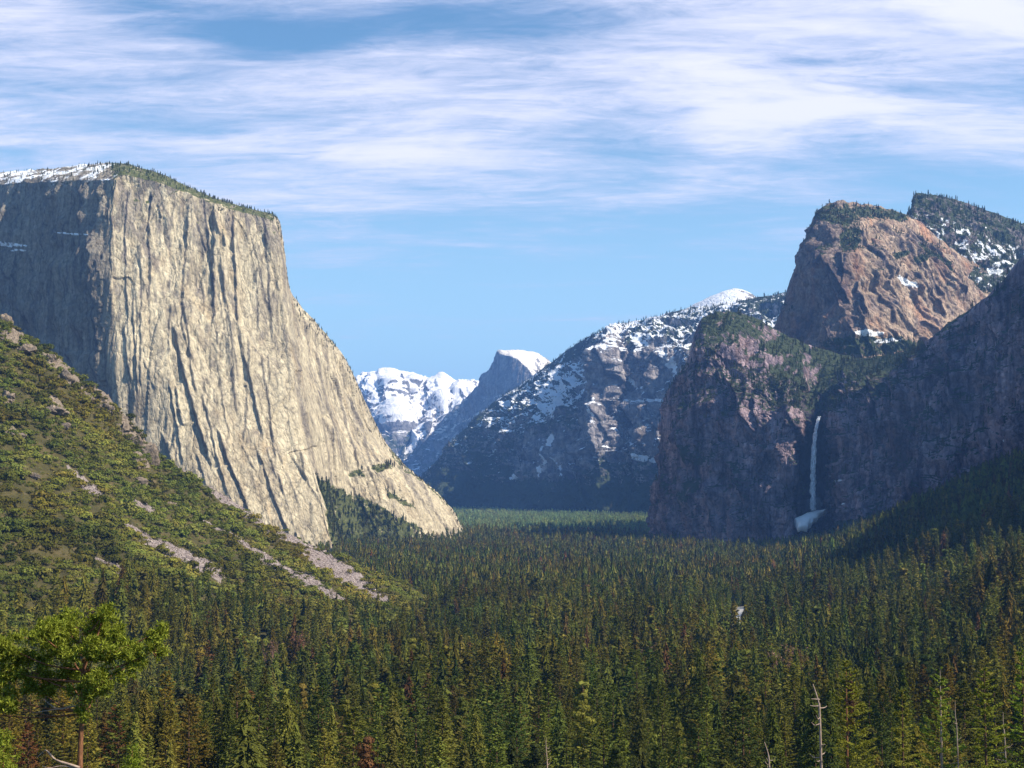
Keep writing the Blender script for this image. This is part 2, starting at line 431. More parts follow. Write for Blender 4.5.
def grid_points(X, mask, n, seed):
    r = np.random.default_rng(seed)
    du = np.linalg.norm(np.diff(X, axis=0), axis=-1)[:, :-1]; dv = np.linalg.norm(np.diff(X, axis=1), axis=-1)[:-1]
    w = (du * dv * mask[:-1, :-1]).ravel(); w = w / w.sum()
    k = r.choice(len(w), n, p=w); i, j = np.unravel_index(k, du.shape)
    a = r.random((n, 1)); b = r.random((n, 1))
    return X[i, j] * (1 - a) * (1 - b) + X[i + 1, j] * a * (1 - b) + X[i, j + 1] * (1 - a) * b + X[i + 1, j + 1] * a * b

# ---- great pale monolith on the left
def el_cap():
    c = [
     [(-330, 205, 4500), (-330, 220, 4440), (-330, 320, 4400), (-330, 450, 4350), (-330, 640, 4300)],
     [(-150, 182, 4250), (-150, 200, 4150), (-150, 300, 4120), (-150, 420, 4090), (-150, 620, 4030)],
     [(0, 172, 4080), (0, 184, 3860), (0, 260, 3830), (0, 350, 3800), (0, 560, 3700)],
     [(55, 168, 3900), (55, 181, 3640), (55, 260, 3600), (55, 370, 3560), (60, 560, 3480)],
     [(98, 163, 3760), (104, 178, 3480), (103, 255, 3400), (104, 360, 3350), (112, 560, 3280)],
     [(128, 164, 3760), (122, 172, 3490), (124, 260, 3400), (128, 370, 3340), (145, 560, 3270)],
     [(168, 177, 3760), (165, 183, 3520), (168, 280, 3440), (178, 400, 3340), (205, 570, 3240)],
     [(210, 197, 3800), (208, 201, 3560), (215, 300, 3490), (228, 430, 3360), (262, 580, 3230)],
     [(245, 208, 3800), (243, 211, 3600), (255, 310, 3530), (273, 440, 3380), (305, 580, 3240)],
     [(277, 217, 3800), (273, 221, 3640), (287, 320, 3570), (307, 440, 3430), (338, 545, 3300)],
     [(283, 240, 3850), (279, 243, 3680), (297, 340, 3660), (322, 450, 3560), (347, 545, 3480)],
     [(291, 292, 3900), (290, 298, 3800), (312, 370, 3800), (333, 455, 3750), (350, 555, 3700)],
     [(318, 325, 4000), (317, 331, 3920), (333, 395, 3900), (347, 460, 3850), (368, 560, 3780)],
     [(345, 358, 4100), (344, 364, 4020), (357, 415, 3990), (368, 465, 3880), (390, 560, 3780)],
     [(366, 403, 4200), (365, 408, 4100), (377, 440, 4060), (390, 478, 3900), (412, 560, 3800)],
     [(384, 440, 4250), (384, 444, 4160), (394, 460, 4120), (410, 490, 3980), (428, 560, 3880)],
     [(405, 466, 4300), (404, 469, 4220), (412, 480, 4180), (425, 502, 4050), (440, 565, 3960)],
     [(428, 486, 4350), (428, 489, 4280), (433, 497, 4240), (442, 515, 4120), (455, 565, 4050)],
     [(450, 507, 4400), (450, 510, 4330), (453, 515, 4290), (460, 528, 4200), (468, 570, 4150)],
     [(463, 530, 4450), (463, 532, 4380), (466, 536, 4340), (472, 545, 4260), (480, 575, 4220)],
    ]
    g, X = loft(c, 900, 520, .35, .6)
    yy_ = np.stack([g[..., 1] / 34., 0 * g[..., 1] + 3.3, 0 * g[..., 1]], -1)
    g[..., 0] += np.exp(-((g[..., 0] - 107) / 26) ** 2) * (9 * fbm(yy_ * .55, 1., 3, gain=.35))
    X = P(g[..., 0], g[..., 1], g[..., 2])
    N = normals(X); N[..., 2] *= .25; N = unit(N)
    v = np.linspace(0, 1, X.shape[1])[None, :]
    env = sstep(.0, .10, v)
    px = g[..., 0]; py = g[..., 1]
    # corners that run up the wall; they lean with the apron of the buttress
    Q = X.copy(); Q[..., 0] += (X[..., 2] - 500) * .18 * sstep(150, 300, px)
    r = np.random.default_rng(12)
    ln = [(152, 183, 149, 300, 16, 8), (170, 318, 210, 470, 26, 14), (128, 180, 126, 350, 12, 8), (188, 195, 182, 330, 16, 9), (212, 200, 214, 330, 22, 12), (233, 208, 236, 335, 24, 9), (238, 325, 262, 440, 30, 10),
          (214, 425, 262, 545, 22, 12), (262, 215, 275, 350, 16, 8), (262, 350, 276, 470, 18, 8), (290, 330, 322, 478, 16, 9), (255, 445, 300, 565, 24, 13), (303, 400, 333, 500, 15, 8), (182, 300, 196, 400, 16, 8),
          (140, 240, 142, 400, 12, 7), (222, 260, 232, 400, 14, 7), (318, 345, 346, 470, 20, 8), (338, 370, 362, 475, 18, 7), (352, 390, 384, 482, 16, 6), (160, 430, 188, 520, 12, 9), (200, 390, 228, 500, 14, 9), (276, 470, 306, 560, 20, 9),
          (20, 190, 24, 330, 22, 9), (50, 185, 47, 300, 20, 9), (78, 180, 82, 350, 24, 8), (92, 230, 94, 380, 16, 6), (35, 250, 40, 380, 20, 8), (8, 200, 6, 340, 20, 8), (66, 260, 70, 400, 18, 7)]
    for k in range(150):
        x0 = r.uniform(-40, 400); y0 = r.uniform(150 + max(0, x0 - 283) * 1.9 + 20, 480); L = r.uniform(15, 60) if k % 3 else r.uniform(60, 150)
        lean = np.interp(x0, [100, 160, 230, 300, 400], [0, .08, .15, .22, .4]) + np.interp(y0, [300, 450], [0, .16]) * (x0 > 120) + r.normal() * .13
        ln.append((x0, y0, x0 + lean * L, y0 + L, r.uniform(4, 16), r.uniform(2, 8)))
    fl, fd = flakes(g, ln); fl = fl * .52
    low = sstep(250, 470, py)
    sh = np.stack([Q[..., 0], Q[..., 1], X[..., 2] * .07], -1)
    big = fbm(sh, 1 / 190., 3, True); mid = fbm(sh, 1 / 55., 3, True, off=40)
    fin = fbm(X, (1 / 16., 1 / 16., 1 / 50.), 3, off=80); slab = fbm(Q, 1 / 330., 3, off=5)
    sml = fbm(sh * np.array([1, 1, 2.2]), 1 / 24., 3, True, off=15)
    rz = .25 + .95 * sstep(-.15, .35, fbm(sh, 1 / 240., 3, off=210)); fl = fl * (.6 + .5 * rz) * (1 + 1.3 * (px < 98)) + (px < 100) * 16 * fbm(X, (1 / 70., 1 / 70., 1 / 130.), 4, True, off=303)
    fs_ = fbm(sh * np.array([1, 1, 3.]), 1 / 300., 2, off=260); fl = fl + 30 * (np.floor(fs_ * 5) / 5 * .8 + fs_ * .2)
    d = env * ((10 - 4 * low) * big + (7 - 3 * low) * mid * rz + (4.5 - 2 * low) * sml * rz + 2.4 * fin + 24 * slab + fl - 14)
    ck1 = fd; ck2 = 0
    X = X + N * d[..., None]
    X[:, :, 2] += (1 - env) * (fbm(X, 1 / 40., 4, off=3) * 9)
    # lower right apron: broken ledges
    led = sstep(335, 365, px) * sstep(450, 480, py + (px - 400) * -.25)
    X[..., 2] += led * 10 * fbm(X, 1 / 35., 4, True, off=12)
    N2 = normals(X); nz = N2[..., 2]
    n1 = fbm(X, 1 / 120., 4, off=55)
    capz = 1 - sstep(.03, .075, v + n1 * .03)
    snow = capz * sstep(.1, .5, nz) * (1 - sstep(95, 140, px)) * (.50 + .9 * fbm(X, 1 / 60., 4, off=88))
    snow = np.maximum(snow, pmask(g, [(8, 245, 28, 3, 3), (75, 234, 22, 1.6, 4), (22, 251, 12, 1.5)]) * .56)
    veg = sstep(.4, .7, nz + n1 * .2) * (px > 110) * (v < .12) * .62
    veg = np.maximum(veg, pmask(g, [(360, 474, 10, 5), (386, 467, 13, 4), (404, 500, 20, 3, 35)]) * .62)
    gslope = sstep(-3, 5, py - (476 + (px - 325) * .5) + 5 * n1) * sstep(-2, 3, px - (318 + (py - 470) * .28)) * (1 - sstep(418, 436, px))
    veg = np.maximum(veg, .68 * gslope)
    # paler aprons; left of the prow, shade put into the rock colour
    tone = .65 * pmask(g, [(185, 430, 26, 90, -20), (140, 330, 30, 60, 0), (300, 450, 26, 90, -18), (400, 490, 70, 40, 30), (245, 330, 10, 90, 0)]) * (.6 + .5 * n1) + .12
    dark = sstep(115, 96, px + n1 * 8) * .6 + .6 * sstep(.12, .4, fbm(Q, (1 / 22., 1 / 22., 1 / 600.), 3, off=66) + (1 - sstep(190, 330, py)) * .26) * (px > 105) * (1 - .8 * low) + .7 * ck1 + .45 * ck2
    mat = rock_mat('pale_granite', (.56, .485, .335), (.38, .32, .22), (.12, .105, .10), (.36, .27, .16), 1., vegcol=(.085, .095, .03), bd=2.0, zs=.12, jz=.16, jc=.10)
    o = solid('cliff', X, dict(snow=snow, veg=veg, tone=tone, darkrock_shade=np.clip(dark, 0, 1)), mat, 1300, (-.15, 1),
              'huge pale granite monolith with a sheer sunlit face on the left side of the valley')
    SCAT['a'] = (X, g, np.clip(capz * (px > -160) * sstep(.1, .4, nz + .25) * (.25 + sstep(70, 125, px)), 0, 1), veg)
    SCAT['a2'] = (X, g, np.clip(veg - .3, 0, 1) * (v > .3), veg)
    return o
# ---- dark waterfall cliff and leaning wall on the right
def falls_cliff():
    c = [
     [(672, 388, 4350), (667, 396, 4120), (663, 420, 4100), (656, 465, 4085), (648, 510, 4075), (645, 590, 4060)],
     [(676, 378, 4120), (672, 386, 4060), (668, 420, 4050), (661, 465, 4035), (653, 510, 4020), (650, 590, 4000)],
     [(687, 362, 4080), (684, 372, 4000), (679, 410, 3980), (674, 455, 3965), (669, 505, 3950), (666, 590, 3930)],
     [(694, 335, 4060), (693, 350, 3980), (691, 400, 3930), (689, 450, 3910), (687, 505, 3890), (686, 590, 3870)],
     [(702, 318, 4060), (703, 345, 3950), (704, 395, 3890), (705, 450, 3870), (705, 505, 3850), (706, 590, 3810)],
     [(718, 311, 4080), (722, 352, 3930), (724, 398, 3840), (726, 452, 3815), (727, 505, 3790), (728, 590, 3750)],
     [(740, 313, 4100), (745, 362, 3920), (748, 404, 3800), (750, 455, 3770), (750, 505, 3750), (750, 590, 3700)],
     [(762, 321, 4130), (768, 370, 3910), (772, 410, 3760), (773, 458, 3730), (773, 508, 3700), (773, 590, 3650)],
     [(784, 334, 4160), (790, 380, 3910), (794, 414, 3740), (794, 460, 3700), (793, 508, 3660), (793, 590, 3610)],
     [(796, 340, 4170), (802, 385, 3920), (804, 417, 3780), (803, 462, 3850), (801, 510, 3770), (800, 590, 3620)],
     [(808, 344, 4180), (812, 390, 3960), (812, 419, 3870), (810, 463, 3920), (808, 512, 3850), (808, 590, 3650)],
     [(820, 348, 4190), (822, 392, 3960), (821, 420, 3870), (819, 464, 3920), (818, 513, 3850), (818, 590, 3650)],
     [(830, 351, 4190), (832, 390, 3930), (831, 417, 3780), (830, 464, 3860), (829, 512, 3780), (830, 590, 3640)],
     [(842, 355, 4190), (842, 388, 3880), (840, 413, 3680), (841, 464, 3650), (842, 512, 3630), (846, 590, 3580)],
     [(858, 358, 4180), (858, 384, 3800), (857, 408, 3640), (858, 462, 3600), (860, 512, 3570), (864, 590, 3500)],
     [(885, 356, 4100), (884, 378, 3740), (882, 400, 3590), (884, 458, 3550), (886, 510, 3500), (890, 590, 3400)],
     [(910, 350, 4000), (910, 360, 3640), (909, 392, 3530), (910, 455, 3480), (912, 508, 3420), (915, 590, 3320)],
     [(930, 338, 3620), (930, 346, 3550), (930, 385, 3480), (932, 452, 3430), (934, 505, 3370), (937, 590, 3260)],
     [(955, 318, 3560), (955, 325, 3500), (956, 375, 3430), (957, 450, 3370), (958, 505, 3300), (960, 590, 3180)],
     [(985, 298, 3480), (985, 306, 3420), (985, 365, 3350), (986, 445, 3280), (987, 505, 3200), (988, 590, 3080)],
     [(1003, 280, 3420), (1003, 290, 3360), (1004, 355, 3290), (1004, 440, 3220), (1005, 505, 3130), (1006, 590, 3010)],
     [(1024, 256, 3340), (1024, 268, 3280), (1024, 345, 3200), (1025, 435, 3130), (1026, 505, 3030), (1028, 600, 2900)],
     [(1075, 215, 3180), (1075, 228, 3110), (1078, 320, 3020), (1082, 425, 2930), (1086, 505, 2820), (1090, 610, 2690)],
     [(1200, 170, 2850), (1200, 185, 2780), (1205, 300, 2680), (1212, 420, 2580), (1220, 510, 2480), (1230, 630, 2350)],
     [(1400, 40, 2350), (1400, 55, 2290), (1405, 300, 2200), (1412, 420, 2120), (1420, 520, 2030), (1430, 650, 1920)],  # unseen columns from here on, raised to shade the forest at right
     [(1550, -130, 1750), (1550, -115, 1710), (1555, 300, 1640), (1562, 430, 1580), (1570, 530, 1520), (1580, 680, 1440)],
     [(1820, -230, 1350), (1820, -215, 1310), (1825, 300, 1240), (1832, 430, 1180), (1840, 530, 1120), (1850, 700, 1040)],
    ]
    g, X = loft(c, 1000, 460, .4, .6)
    N = normals(X); H = N.copy(); H[..., 2] *= .35; H = unit(H)
    px = g[..., 0]; py = g[..., 1]
    v = np.linspace(0, 1, X.shape[1])[None, :] + 0 * px
    env = sstep(0, .06, v)
    big = fbm(X, (1 / 120., 1 / 120., 1 / 420.), 4, True)
    mid = fbm(X, (1 / 42., 1 / 42., 1 / 130.), 4, True, off=20)
    blk = fbm(X, 1 / 90., 5, off=60)
    fin = fbm(X, 1 / 15., 3, off=11)
    slab = fbm(X, 1 / 330., 3, off=5)
    notch = pmask(g, [(815, 470, 17, 80)])
    r = np.random.default_rng(31); ln = []
    for k in range(170):
        x0 = r.uniform(655, 1090); y0 = r.uniform(330 if x0 < 900 else 300, 520) - max(0, x0 - 950) * .5; L = r.uniform(18, 85)
        ln.append((x0, y0, x0 + (r.normal() * .22 + (.12 if x0 < 800 else -.12)) * L, y0 + L, r.uniform(6, 26), r.uniform(3, 11)))
    fl, fd = flakes(g, ln)
    stp = fbm(X, 1 / 75., 3, off=121); stp = np.floor(stp * 6) / 6
    d = env * (26 * big + 10 * mid + 22 * blk + 34 * stp + 5 * fin + 55 * slab + fl - 22) * (1 - .75 * notch)
    X = X + H * d[..., None]
    X[..., 2] += (1 - env) * fbm(X, 1 / 35., 4, off=3) * 10
    N2 = normals(X); nz = N2[..., 2]; n1 = fbm(X, 1 / 100., 5, off=55)
    snow = pmask(g, [(836, 475, 4, 2.4, -25), (842, 481, 5, 1.5, -10), (848, 504, 2.5, 1), (833, 468, 2.5, .9)]) * .78
    snow = np.maximum(snow, .62 * sstep(.15, .5, fbm(X, 1 / 45., 4, off=91)) * pmask(g, [(790, 535, 30, 8), (865, 358, 30, 5), (1010, 440, 20, 6)]))
    veg = sstep(.38, .75, nz + n1 * .5) * .75
    veg = np.maximum(veg, .52 * pmask(g, [(810, 392, 48, 20, 12), (880, 362, 40, 10), (712, 338, 16, 26, 10), (740, 330, 40, 8, 10), (700, 455, 22, 14), (690, 492, 10, 22, 25), (785, 395, 40, 16, 10)]))
    veg = np.maximum(veg, .9 * pmask(g, [(940, 545, 120, 22, -12), (860, 530, 40, 12, -5), (1010, 500, 80, 22, -20), (720, 550, 60, 8)]))
    n2 = fbm(X, (1 / 60., 1 / 60., 1 / 220.), 4, off=33)
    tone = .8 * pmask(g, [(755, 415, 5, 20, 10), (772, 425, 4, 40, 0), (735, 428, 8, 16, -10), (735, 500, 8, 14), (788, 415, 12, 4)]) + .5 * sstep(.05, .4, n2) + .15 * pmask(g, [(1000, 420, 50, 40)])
    dark = 1.3 * notch + .6 * sstep(.0, .3, -n2) + .8 * fd  # notch term paints the shade of the recess into the rock
    mat = rock_mat('shade_darkened_granite', (.40, .30, .32), (.155, .12, .145), (.026, .023, .038), (.20, .12, .09), 1., zs=.14)  # wall's shade put into the colour: darker and more violet rock
    o = solid('cliff', X, dict(snow=snow, veg=veg, tone=tone, darkrock_shade=np.clip(dark, 0, 1)), mat, 700, (.55, 1),
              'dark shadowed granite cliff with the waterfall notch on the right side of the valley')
    slope = sstep(.25, .6, nz)
    SCAT['b'] = (X, g, np.clip(veg - .35, 0, 1) * (px < 1150), veg)
    return o, X, g
# ---- reddish sunlit peak behind it
def cathedral():
    c = [
     [(770, 335, 4743), (768, 345, 4705), (766, 380, 4668), (764, 430, 4650)],
     [(781, 312, 4705), (778, 330, 4640), (776, 375, 4594), (775, 430, 4557)],
     [(789, 284, 4668), (787, 305, 4575), (786, 360, 4510), (785, 430, 4464)],
     [(800, 254, 4650), (798, 280, 4519), (798, 350, 4436), (798, 430, 4389)],
     [(808, 238, 4631), (808, 262, 4491), (809, 340, 4389), (811, 430, 4333)],
     [(813, 218, 4622), (817, 250, 4464), (820, 335, 4352), (824, 430, 4278)],
     [(823, 206, 4631), (828, 240, 4454), (834, 330, 4315), (840, 430, 4231)],
     [(838, 201, 4650), (843, 235, 4445), (850, 325, 4278), (858, 430, 4185)],
     [(858, 203, 4696), (864, 240, 4482), (875, 325, 4296), (885, 430, 4185)],
     [(880, 206, 4743), (890, 250, 4538), (902, 330, 4352), (912, 430, 4222)],
     [(900, 212, 4789), (915, 262, 4603), (928, 335, 4417), (938, 430, 4278)],
     [(920, 222, 4836), (938, 272, 4659), (952, 340, 4482), (962, 430, 4352)],
     [(938, 238, 4873), (958, 282, 4724), (970, 345, 4557), (985, 430, 4426)],
     [(962, 256, 4929), (980, 292, 4798), (992, 350, 4650), (1005, 430, 4519)],
     [(985, 268, 4975), (1003, 300, 4863), (1015, 355, 4724), (1030, 430, 4603)],
     [(1010, 276, 5022), (1030, 305, 4929), (1045, 360, 4798), (1060, 430, 4687)],
     [(1070, 292, 5068), (1090, 315, 5003), (1110, 365, 4891), (1130, 430, 4789)],
    ]
    g, X = loft(c, 620, 380, .3, .4)
    N = normals(X); H = N.copy(); H[..., 2] *= .6; H = unit(H)
    px = g[..., 0]; py = g[..., 1]; v = np.linspace(0, 1, X.shape[1])[None, :] + 0 * px
    env = sstep(0, .07, v)
    big = fbm(X, (1 / 150., 1 / 150., 1 / 330.), 4, True); blk = fbm(X, 1 / 80., 5, off=60)
    sl = np.stack([X[..., 0] * .5 + X[..., 2] * .9, X[..., 1], (X[..., 2] - X[..., 0] * .5) * .25], -1)
    dg = fbm(sl, 1 / 55., 4, True, off=7)
    fin = fbm(X, 1 / 16., 3, off=11)
    r = np.random.default_rng(41); ln = []
    for k in range(80):
        x0 = r.uniform(780, 930); y0 = r.uniform(205 + max(0, x0 - 870) * .5, 345); L = r.uniform(14, 60)
        ln.append((x0, y0, x0 + (r.normal() * .15 + np.interp(x0, [790, 850, 900], [-.02, .3, .9])) * L, y0 + L, r.uniform(6, 22), r.uniform(3, 10)))
    fl, fd = flakes(g, ln)
    d = env * (16 * big + 26 * blk + 7 * dg + 3 * fin + 50 * fbm(X, 1 / 260., 2, off=8) + fl - 14)
    X = X + H * d[..., None]; X[..., 2] += (1 - env) * fbm(X, 1 / 35., 4, off=3) * 12
    nz = normals(X)[..., 2]; n1 = fbm(X, 1 / 90., 5, off=55)
    veg = .62 * pmask(g, [(838, 215, 30, 14), (880, 213, 40, 7, 10), (850, 240, 14, 16), (930, 258, 30, 5, 35), (900, 255, 7, 4), (915, 262, 8, 4), (870, 345, 60, 12), (1000, 285, 30, 8, 20)])
    veg = np.maximum(veg, .5 * sstep(.5, .9, nz + n1 * .6) * (v < .35))
    snow = .6 * pmask(g, [(905, 283, 16, 3, 25), (868, 333, 20, 4), (888, 340, 14, 3)])
    tone = .5 * pmask(g, [(940, 320, 50, 24, 25), (900, 255, 12, 24, -30), (890, 325, 25, 20)]) * (.5 + n1)
    dark = .55 * (1 - sstep(835, 860, px + n1 * 10 - (py - 230) * .15)) + .5 * sstep(.05, .35, n1) + .7 * fd  # first term paints shade onto the left face of the peak
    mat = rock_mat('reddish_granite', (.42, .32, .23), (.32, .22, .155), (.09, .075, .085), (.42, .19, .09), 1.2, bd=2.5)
    solid('mountain', X, dict(snow=snow, veg=veg, tone=np.clip(tone, 0, 1), darkrock_shade=np.clip(dark, 0, 1)), mat, 450, (.6, .8),
          'rounded reddish rock peak lit by the sun above the waterfall')
    SCAT['c'] = (X, g, np.clip(veg - .3, 0, 1), veg)
def upper_ridge():
    c = [
     [(900, 250, 5034), (898, 262, 4990), (895, 300, 4946), (890, 350, 4902)],
     [(910, 224, 5034), (909, 240, 4964), (908, 290, 4928), (905, 350, 4858)],
     [(913, 197, 5052), (914, 218, 4972), (915, 280, 4911), (916, 350, 4840)],
     [(918, 193, 5070), (920, 215, 4982), (922, 280, 4893), (925, 350, 4822)],
     [(935, 195, 5105), (937, 220, 4982), (940, 280, 4893), (943, 350, 4805)],
     [(955, 199, 5140), (958, 226, 4999), (962, 282, 4893), (966, 350, 4805)],
     [(975, 206, 5176), (978, 235, 5034), (984, 288, 4911), (990, 350, 4814)],
     [(1000, 215, 5211), (1005, 245, 5070), (1012, 295, 4946), (1018, 350, 4840)],
     [(1030, 224, 5255), (1036, 255, 5123), (1044, 302, 4999), (1050, 350, 4876)],
     [(1110, 240, 5300), (1116, 270, 5194), (1124, 310, 5070), (1130, 350, 4946)],
     [(1250, 250, 5388), (1256, 280, 5282), (1264, 320, 5158), (1270, 360, 5034)],
    ]
    g, X = loft(c, 420, 260, .3, .4)
    N = normals(X); H = unit(N * np.array([1, 1, .6])); px = g[..., 0]
    v = np.linspace(0, 1, X.shape[1])[None, :] + 0 * px; env = sstep(0, .1, v)
    d = env * (26 * fbm(X, 1 / 120., 5, True) + 22 * fbm(X, 1 / 60., 4, off=60))
    X = X + H * d[..., None]; X[..., 2] += (1 - env) * fbm(X, 1 / 30., 4, off=3) * 12
    nz = normals(X)[..., 2]; n1 = fbm(X, 1 / 90., 5, off=55)
    n3 = fbm(X, 1 / 28., 4, off=15)
    snow = np.clip(.33 + n3 * 1.2 + n1 * .5, 0, 1) * sstep(.08, .3, v) * .9
    veg = np.clip(.55 + n1 * .4, 0, 1)
    mat = rock_mat('high_ridge_rock', (.30, .25, .24), (.2, .165, .16), (.09, .08, .085), (.25, .17, .13), 1.2)
    solid('ridge', X, dict(snow=snow, veg=veg, tone=0 * snow, darkrock_shade=.4 + 0 * snow), mat, 420, (.4, 1),
          'dark wooded summit ridge flecked with snow at the upper right')
    SCAT['d'] = (X, g, .15 + (1 - sstep(.4, .5, snow)), veg)
# ---- blue snowy range in the middle
def middle_range():
    c = [
     [(400, 500, 9300), (400, 506, 9200), (400, 512, 9150), (400, 520, 9050), (400, 540, 8900)],
     [(420, 479, 9200), (420, 488, 9050), (420, 496, 8950), (420, 507, 8800), (420, 540, 8500)],
     [(438, 459, 9100), (438, 472, 8850), (438, 484, 8700), (438, 500, 8500), (438, 540, 8200)],
     [(456, 437, 9000), (456, 455, 8650), (456, 472, 8500), (456, 494, 8250), (456, 540, 7950)],
     [(477, 416, 8950), (478, 438, 8450), (478, 462, 8300), (478, 490, 8050), (478, 540, 7750)],
     [(500, 398, 8900), (502, 425, 8250), (502, 455, 8050), (502, 488, 7800), (502, 540, 7500)],
     [(524, 382, 8850), (526, 415, 8050), (526, 450, 7850), (526, 485, 7600), (526, 540, 7300)],
     [(550, 363, 8750), (552, 408, 7800), (550, 448, 7600), (550, 485, 7350), (550, 540, 7100)],
     [(572, 347, 8600), (574, 402, 7650), (572, 446, 7450), (572, 485, 7200), (572, 540, 6950)],
     [(588, 337, 8400), (586, 380, 7700), (586, 430, 7550), (588, 480, 7200), (588, 540, 6900)],
     [(597, 333, 8200), (594, 345, 7480), (594, 410, 7380), (598, 475, 7080), (600, 540, 6800)],
     [(612, 327, 8150), (612, 340, 7380), (613, 405, 7280), (616, 472, 7000), (618, 540, 6700)],
     [(628, 322, 8100), (627, 345, 7480), (630, 410, 7330), (634, 472, 6980), (636, 540, 6650)],
     [(650, 318, 8000), (650, 338, 7350), (652, 405, 7180), (655, 470, 6850), (657, 540, 6500)],
     [(672, 312, 7900), (672, 340, 7250), (674, 405, 7050), (676, 470, 6750), (678, 540, 6400)],
     [(700, 306, 7800), (700, 345, 7100), (702, 405, 6900), (703, 470, 6600), (704, 540, 6300)],
     [(735, 302, 7700), (735, 345, 7000), (736, 405, 6800), (737, 470, 6500), (738, 540, 6200)],
     [(775, 294, 7600), (775, 345, 6900), (776, 405, 6700), (777, 470, 6400), (778, 540, 6100)],
     [(830, 285, 7500), (830, 340, 6800), (830, 405, 6600), (830, 470, 6300), (830, 540, 6000)],
    ]
    g, X = loft(c, 800, 460, .35, .45)
    N = normals(X); H = unit(N * np.array([1, 1, .5])); px = g[..., 0]; py = g[..., 1]
    v = np.linspace(0, 1, X.shape[1])[None, :] + 0 * px; env = sstep(0, .06, v)
    big = fbm(X, (1 / 330., 1 / 330., 1 / 700.), 5, True); blk = fbm(X, 1 / 150., 5, off=60)
    col = fbm(X, (1 / 90., 1 / 90., 1 / 400.), 4, True, off=25)
    low = 1 - sstep(455, 500, py)
    r = np.random.default_rng(51); ln = [(600, 338, 606, 480, 120, 14), (628, 345, 640, 470, 70, 12), (655, 338, 650, 460, 80, 12), (580, 400, 585, 490, 60, 12), (690, 340, 684, 450, 70, 12)]
    for k in range(150):
        x0 = r.uniform(430, 740); y0 = r.uniform(max(330, 480 - (x0 - 430) * .9), 490); L = r.uniform(10, 60)
        ln.append((x0, y0, x0 + (r.normal() * .25 - .25 * (x0 < 570)) * L, y0 + L, r.uniform(15, 60), r.uniform(2, 9)))
    fl, fd = flakes(g, ln)
    stp = fbm(X, 1 / 170., 3, off=121); stp = np.floor(stp * 6) / 6
    d = env * (85 * big + 45 * blk + 30 * col * low + 60 * stp + fl - 50)
    X = X + H * d[..., None]; X[..., 2] += (1 - env) * fbm(X, 1 / 70., 4, off=3) * 16
    nz = normals(X)[..., 2]; n1 = fbm(X, 1 / 160., 5, off=55); n3 = fbm(X, 1 / 50., 4, off=15)
    up = pmask(g, [(545, 395, 75, 32, -28), (515, 415, 50, 22, -30), (640, 335, 70, 22, -12), (690, 345, 50, 30, -10), (720, 320, 70, 22, 0)])
    snow = up * (.40 + .75 * (nz - .45) + n3 * .9 + n1 * .5)
    st = pmask(g, [(550, 452, 4, 24, 22), (560, 470, 3, 16, -30), (633, 375, 2.5, 22, -30), (655, 402, 26, 2.2, -4), (650, 460, 18, 4, -5), (605, 415, 2, 20, 5), (655, 490, 10, 4, -40), (493, 440, 3, 20, 25), (540, 470, 3, 10, 20), (560, 395, 10, 30, 15), (668, 360, 6, 22, -10), (520, 475, 3, 10, 20)])
    snow = np.maximum(snow, st * (.62 + n3 * .9))
    snow = np.maximum(snow, sstep(.25, .6, nz) * (.30 + n3 * .8) * low)
    cliff = pmask(g, [(610, 395, 34, 70), (660, 400, 50, 60), (560, 455, 50, 25)])
    veg = np.clip(.35 + .5 * (1 - cliff) * sstep(.1, .4, nz) + n1 * .3 + .5 * sstep(470, 500, py), 0, 1) * (1 - .6 * cliff)
    veg = np.maximum(veg, .8 * (1 - sstep(.01, .05, v)))
    tone = .4 * cliff * sstep(-.1, .4, n1) + .4 * pmask(g, [(612, 400, 10, 50, -8)])
    dark = np.clip(.25 + .6 * sstep(-.1, .3, n3) + fd * .8, 0, 1)
    mat = rock_mat('blue_grey_granite', (.50, .45, .43), (.28, .26, .26), (.08, .08, .095), (.28, .22, .18), 1.8, bd=2.5)
    solid('mountain', X, dict(snow=np.clip(snow, 0, 1), veg=veg, tone=tone, darkrock_shade=dark), mat, 1500, (.4, 1),
          'long blue shadowed mountain wall streaked with snow in the middle distance')
    SCAT['e'] = (X, g, (np.clip(veg, 0, 1) * (snow < .5) + 1.6 * (v < .05)) * (px > 405) * (px < 800), veg)
def snow_dome():
    c = [
     [(670, 325, 10500), (670, 330, 10300), (670, 380, 9900)],
     [(692, 306, 10500), (690, 316, 10200), (690, 380, 9800)],
     [(708, 297, 10500), (707, 308, 10150), (707, 380, 9700)],
     [(722, 291, 10500), (722, 304, 10100), (722, 380, 9650)],
     [(735, 288, 10500), (736, 303, 10100), (736, 380, 9650)],
     [(748, 292, 10550), (750, 305, 10200), (750, 380, 9700)],
     [(762, 300, 10600), (764, 310, 10300), (764, 380, 9800)],
     [(785, 312, 10700), (787, 318, 10400), (787, 380, 9900)],
     [(830, 330, 10800), (830, 335, 10500), (830, 380, 10000)]]
    g, X = loft(c, 220, 90, .2, .2)
    N = normals(X); d = 28 * fbm(X, 1 / 220., 5); X = X + N * d[..., None]
    n1 = fbm(X, 1 / 80., 5, off=4); py = g[..., 1]; px = g[..., 0]
    snow = .75 + n1 * .8 - sstep(300, 325, py) * .35 - .45 * sstep(735, 760, px)
    mat = rock_mat('snow_dome_rock', (.36, .33, .30), (.28, .25, .23), (.16, .14, .14), (.3, .24, .2), 2.)
    solid('summit', X, dict(snow=snow, veg=.1 + 0 * snow, tone=0 * snow, darkrock_shade=0 * snow), mat, 900, (.3, 1),
          'small snow covered rounded summit peeking over the middle range')
